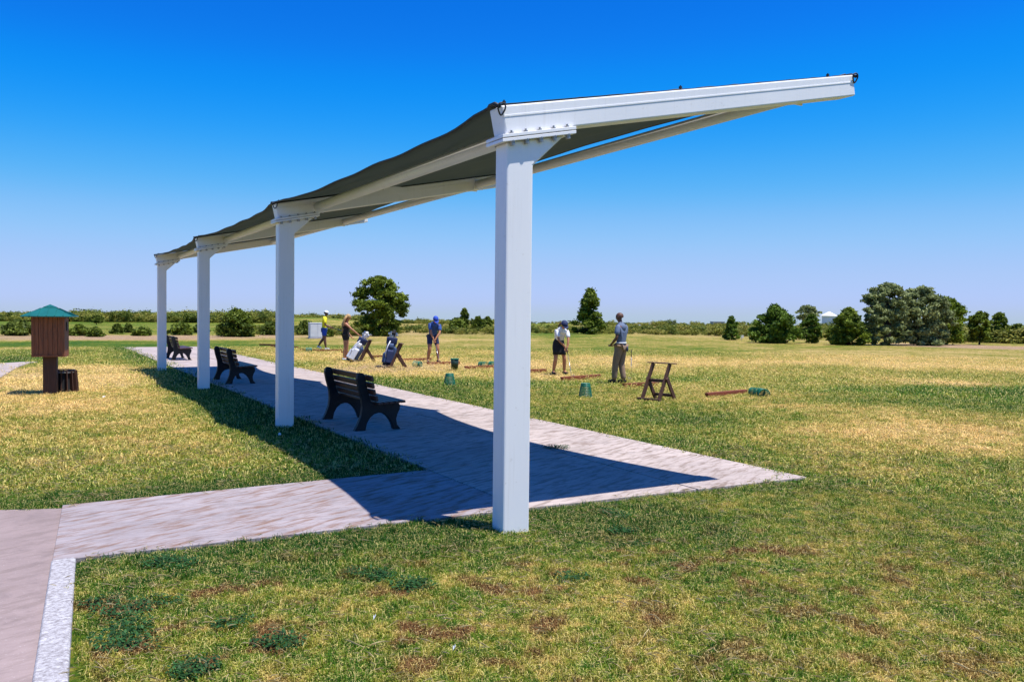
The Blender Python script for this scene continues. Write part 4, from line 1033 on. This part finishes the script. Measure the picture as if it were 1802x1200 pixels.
# ------------------------------------------------------------------ scrub land beyond the range
def bushproto(m,k):
    C=[(random.uniform(-.42,.42),random.uniform(-.42,.42),random.uniform(.15,.75),random.uniform(.12,.28),random.uniform(.12,.28),random.uniform(.12,.25)) for _ in range(16)]
    V,Fq,bv=leaves(C,700,.06,.55); V[:,2]=np.maximum(V[:,2],0); return foliage_mesh('bush_%d'%k,V,Fq,bv,m)
bp=[bushproto(M['scrub'],i) for i in range(4)]+[bushproto(M['scrubdk'],i) for i in range(3)]+[bushproto(M['scrublt'],i) for i in range(3)]
PTS=[];SC=[]
def field(n,px0,px1,d0,d1,ytop,hmin,hmax,dk=.4,bandlimit=True):
    for _ in range(n):
        px=random.uniform(px0,px1); d=math.sqrt(random.uniform(d0*d0,d1*d1)); u=(px-901)/F_PX; x=u*d; y=d
        z=gz1(x,y); h=random.uniform(hmin,hmax)
        hor=554+ROLL*(px-901)
        yt=ytop+random.uniform(-4,7)
        lim=EYE-(yt-hor)/F_PX*d-z
        if h>lim: h=lim*random.uniform(.8,1.0)
        if h<.12: continue
        w_=h*random.uniform(1.0,1.9)
        PTS.append((x,y,z-.05)); SC.append((w_,w_,h*1.05))
field(950,600,910,72,150,572,.3,1.4)
field(950,905,1340,78,160,572,.3,1.4)
field(1100,1330,1850,70,160,573,.6,1.9)
field(500,1600,1900,66,110,573,.6,1.9)
field(1500,-60,500,128,175,549,1.2,3.2)
field(200,-60,520,74,84,580,.3,.9)
for k_ in range(26): c_=random.uniform(-20,500); field(9,c_-16,c_+16,126,150,random.uniform(543,550),1.8,3.4)
field(700,430,660,68,100,574,.4,1.3)
field(420,560,900,150,190,562,.4,1.4)
field(500,880,1900,150,215,567,.4,1.8)
field(300,480,660,172,200,553,1.0,3.0)
for (cx_,cnt,yt_) in ((985,5,563),(1010,6,561),(765,3,558),(740,2,560),(1080,4,566),(1160,5,563),(1170,3,562),(1075,5,563),(330,12,546),(500,10,547),(440,10,547),(400,8,549)):
    field(cnt,cx_-9,cx_+9,150,165,yt_,2.0,3.0)
PTS=np.array(PTS);SC=np.array(SC);n=len(PTS)
q_=rng.random(n); pk=np.where(q_<.42,rng.integers(0,4,n),np.where(q_<.72,rng.integers(4,7,n),rng.integers(7,10,n)))
o=scatter('scrubland',PTS,np.stack([np.zeros(n),np.zeros(n),rng.uniform(0,6.28,n)],1),SC,pk,bp,{})
o['label']='olive green scrub and mesquite covering the flat land beyond the range'

# ------------------------------------------------------------------ far structures and small markers
x,y=G(557,596)
ub=empty('utility_cabinet',(x,y,0),.38); tag(ub,'pale grey utility cabinet on the grass behind the man in yellow','utility cabinet')
MB().box(-.48,.48,-.34,.34,.05,1.0).build('case',M['utility'],ub,bevel=.02); MB().box(-.54,.54,-.40,.40,-.1,.05).build('plinth',M['walk'],ub,bevel=.01)
MB().box(-.50,.50,-.36,.36,1.0,1.05).build('lid',M['utility'],ub,bevel=.015)
for s in (-1,1): MB().box(min(s*.02,s*.45),max(s*.02,s*.45),-.356,-.341,.12,.93).build('door',M['utility'],ub,bevel=.004)
def far_at(px,d,ybase):
    hor=554+ROLL*(px-901); return (px-901)/F_PX*d, d, EYE-(ybase-hor)/F_PX*d
x,y,z=far_at(1262,300,571)
gb=empty('flat_building',(x,y,z-2.4)); tag(gb,'tiny flat-roofed grey building on the horizon above the scrub','building')
MB().box(-2.0,2.0,-2,2,0,3.2).build('wall',M['greybuild'],gb); MB().box(-2.1,2.1,-2.1,2.1,3.2,3.4).build('roof',M['greybuild'],gb)
for k in range(3): MB().box(-1.6+1.2*k,-.9+1.2*k,-2.03,-2.003,2.3,2.9).build('window',M['glassdark'],gb)
x,y,z=far_at(1458,330,566)
M['tankwall']=simple('pale_tank_wall',(.62,.68,.78),.6,.04,.5)
tk=empty('water_tank',(x,y,z-3)); tag(tk,'white round water tank with a low conical roof behind the slim pine','water tank')
MB().lathe([(2.5,0),(2.5,5.1)],32).build('wall',M['tankwall'],tk,smooth=False); MB().lathe([(3.05,5.1),(3.05,5.2),(.2,6.75),(.2,6.9)],32).build('roof',M['tankwhite'],tk,smooth=False)
for (px,py,lab) in [(1305,599,'small white marker in front of the little conical pine'),(1353,603,'left of two tiny white markers under the dome-shaped evergreen'),(1373,601,'right of two tiny white markers under the dome-shaped evergreen'),(572,606,'thin dark yardage stake beside the utility cabinet')]:
    x,y=G(px,py); r=empty('range_marker',(x,y,gz1(x,y))); tag(r,lab,'marker','range markers')
    wht='thin dark' not in lab
    MB().box(-.02,.02,-.02,.02,-.1,.32 if wht else .7).build('stake',M['tankwhite'] if wht else M['standwood'],r)
    if wht: MB().box(-.14,.14,-.045,-.022,.16,.36).build('board',M['tankwhite'],r)
# little things on the lawn: golf balls and a scrap of paper
balls=[(659,1099,'white scrap in the straw-coloured foreground turf, lower middle'),(741,1101,'white golf ball right of the first one in the foreground'),(799,1154,'white scrap lying nearest the bottom edge'),(183,702,'white scrap on the grass right of the litter bin'),(492,769,'pale golf ball in the shade by the second post'),(664,757+2,'')]
gb_m=None
for px,py,lab in balls:
    if not lab or px==741: continue
    x,y=G(px,py); m=MB().lathe([(.0015,-.0213)]+[(.0213*math.cos(t),.0213*math.sin(t)) for t in np.linspace(-1.4,1.4,9)]+[(.0015,.0213)],14)
    if 'scrap' in lab:
        o=MB().add([(q*(.07 if py>1000 else .3),w2*(.07 if py>1000 else .3),h2) for q,w2,h2 in ((-.08,-.05,.03),(.09,-.03,.05),(.07,.05,.06),(-.02,.06,.045),(-.09,.03,.055))],[(0,1,2,3,4)]).build('paper_scrap',M['whitecloth'],None,loc=(x,y,0)); s_=o.modifiers.new('t','SOLIDIFY'); s_.thickness=.002; tag(o,lab,'litter')
    else: o=m.build('golf_ball',M['whitecloth'],None,smooth=True,loc=(x,y,.038)); tag(o,lab,'golf ball','stray golf balls')
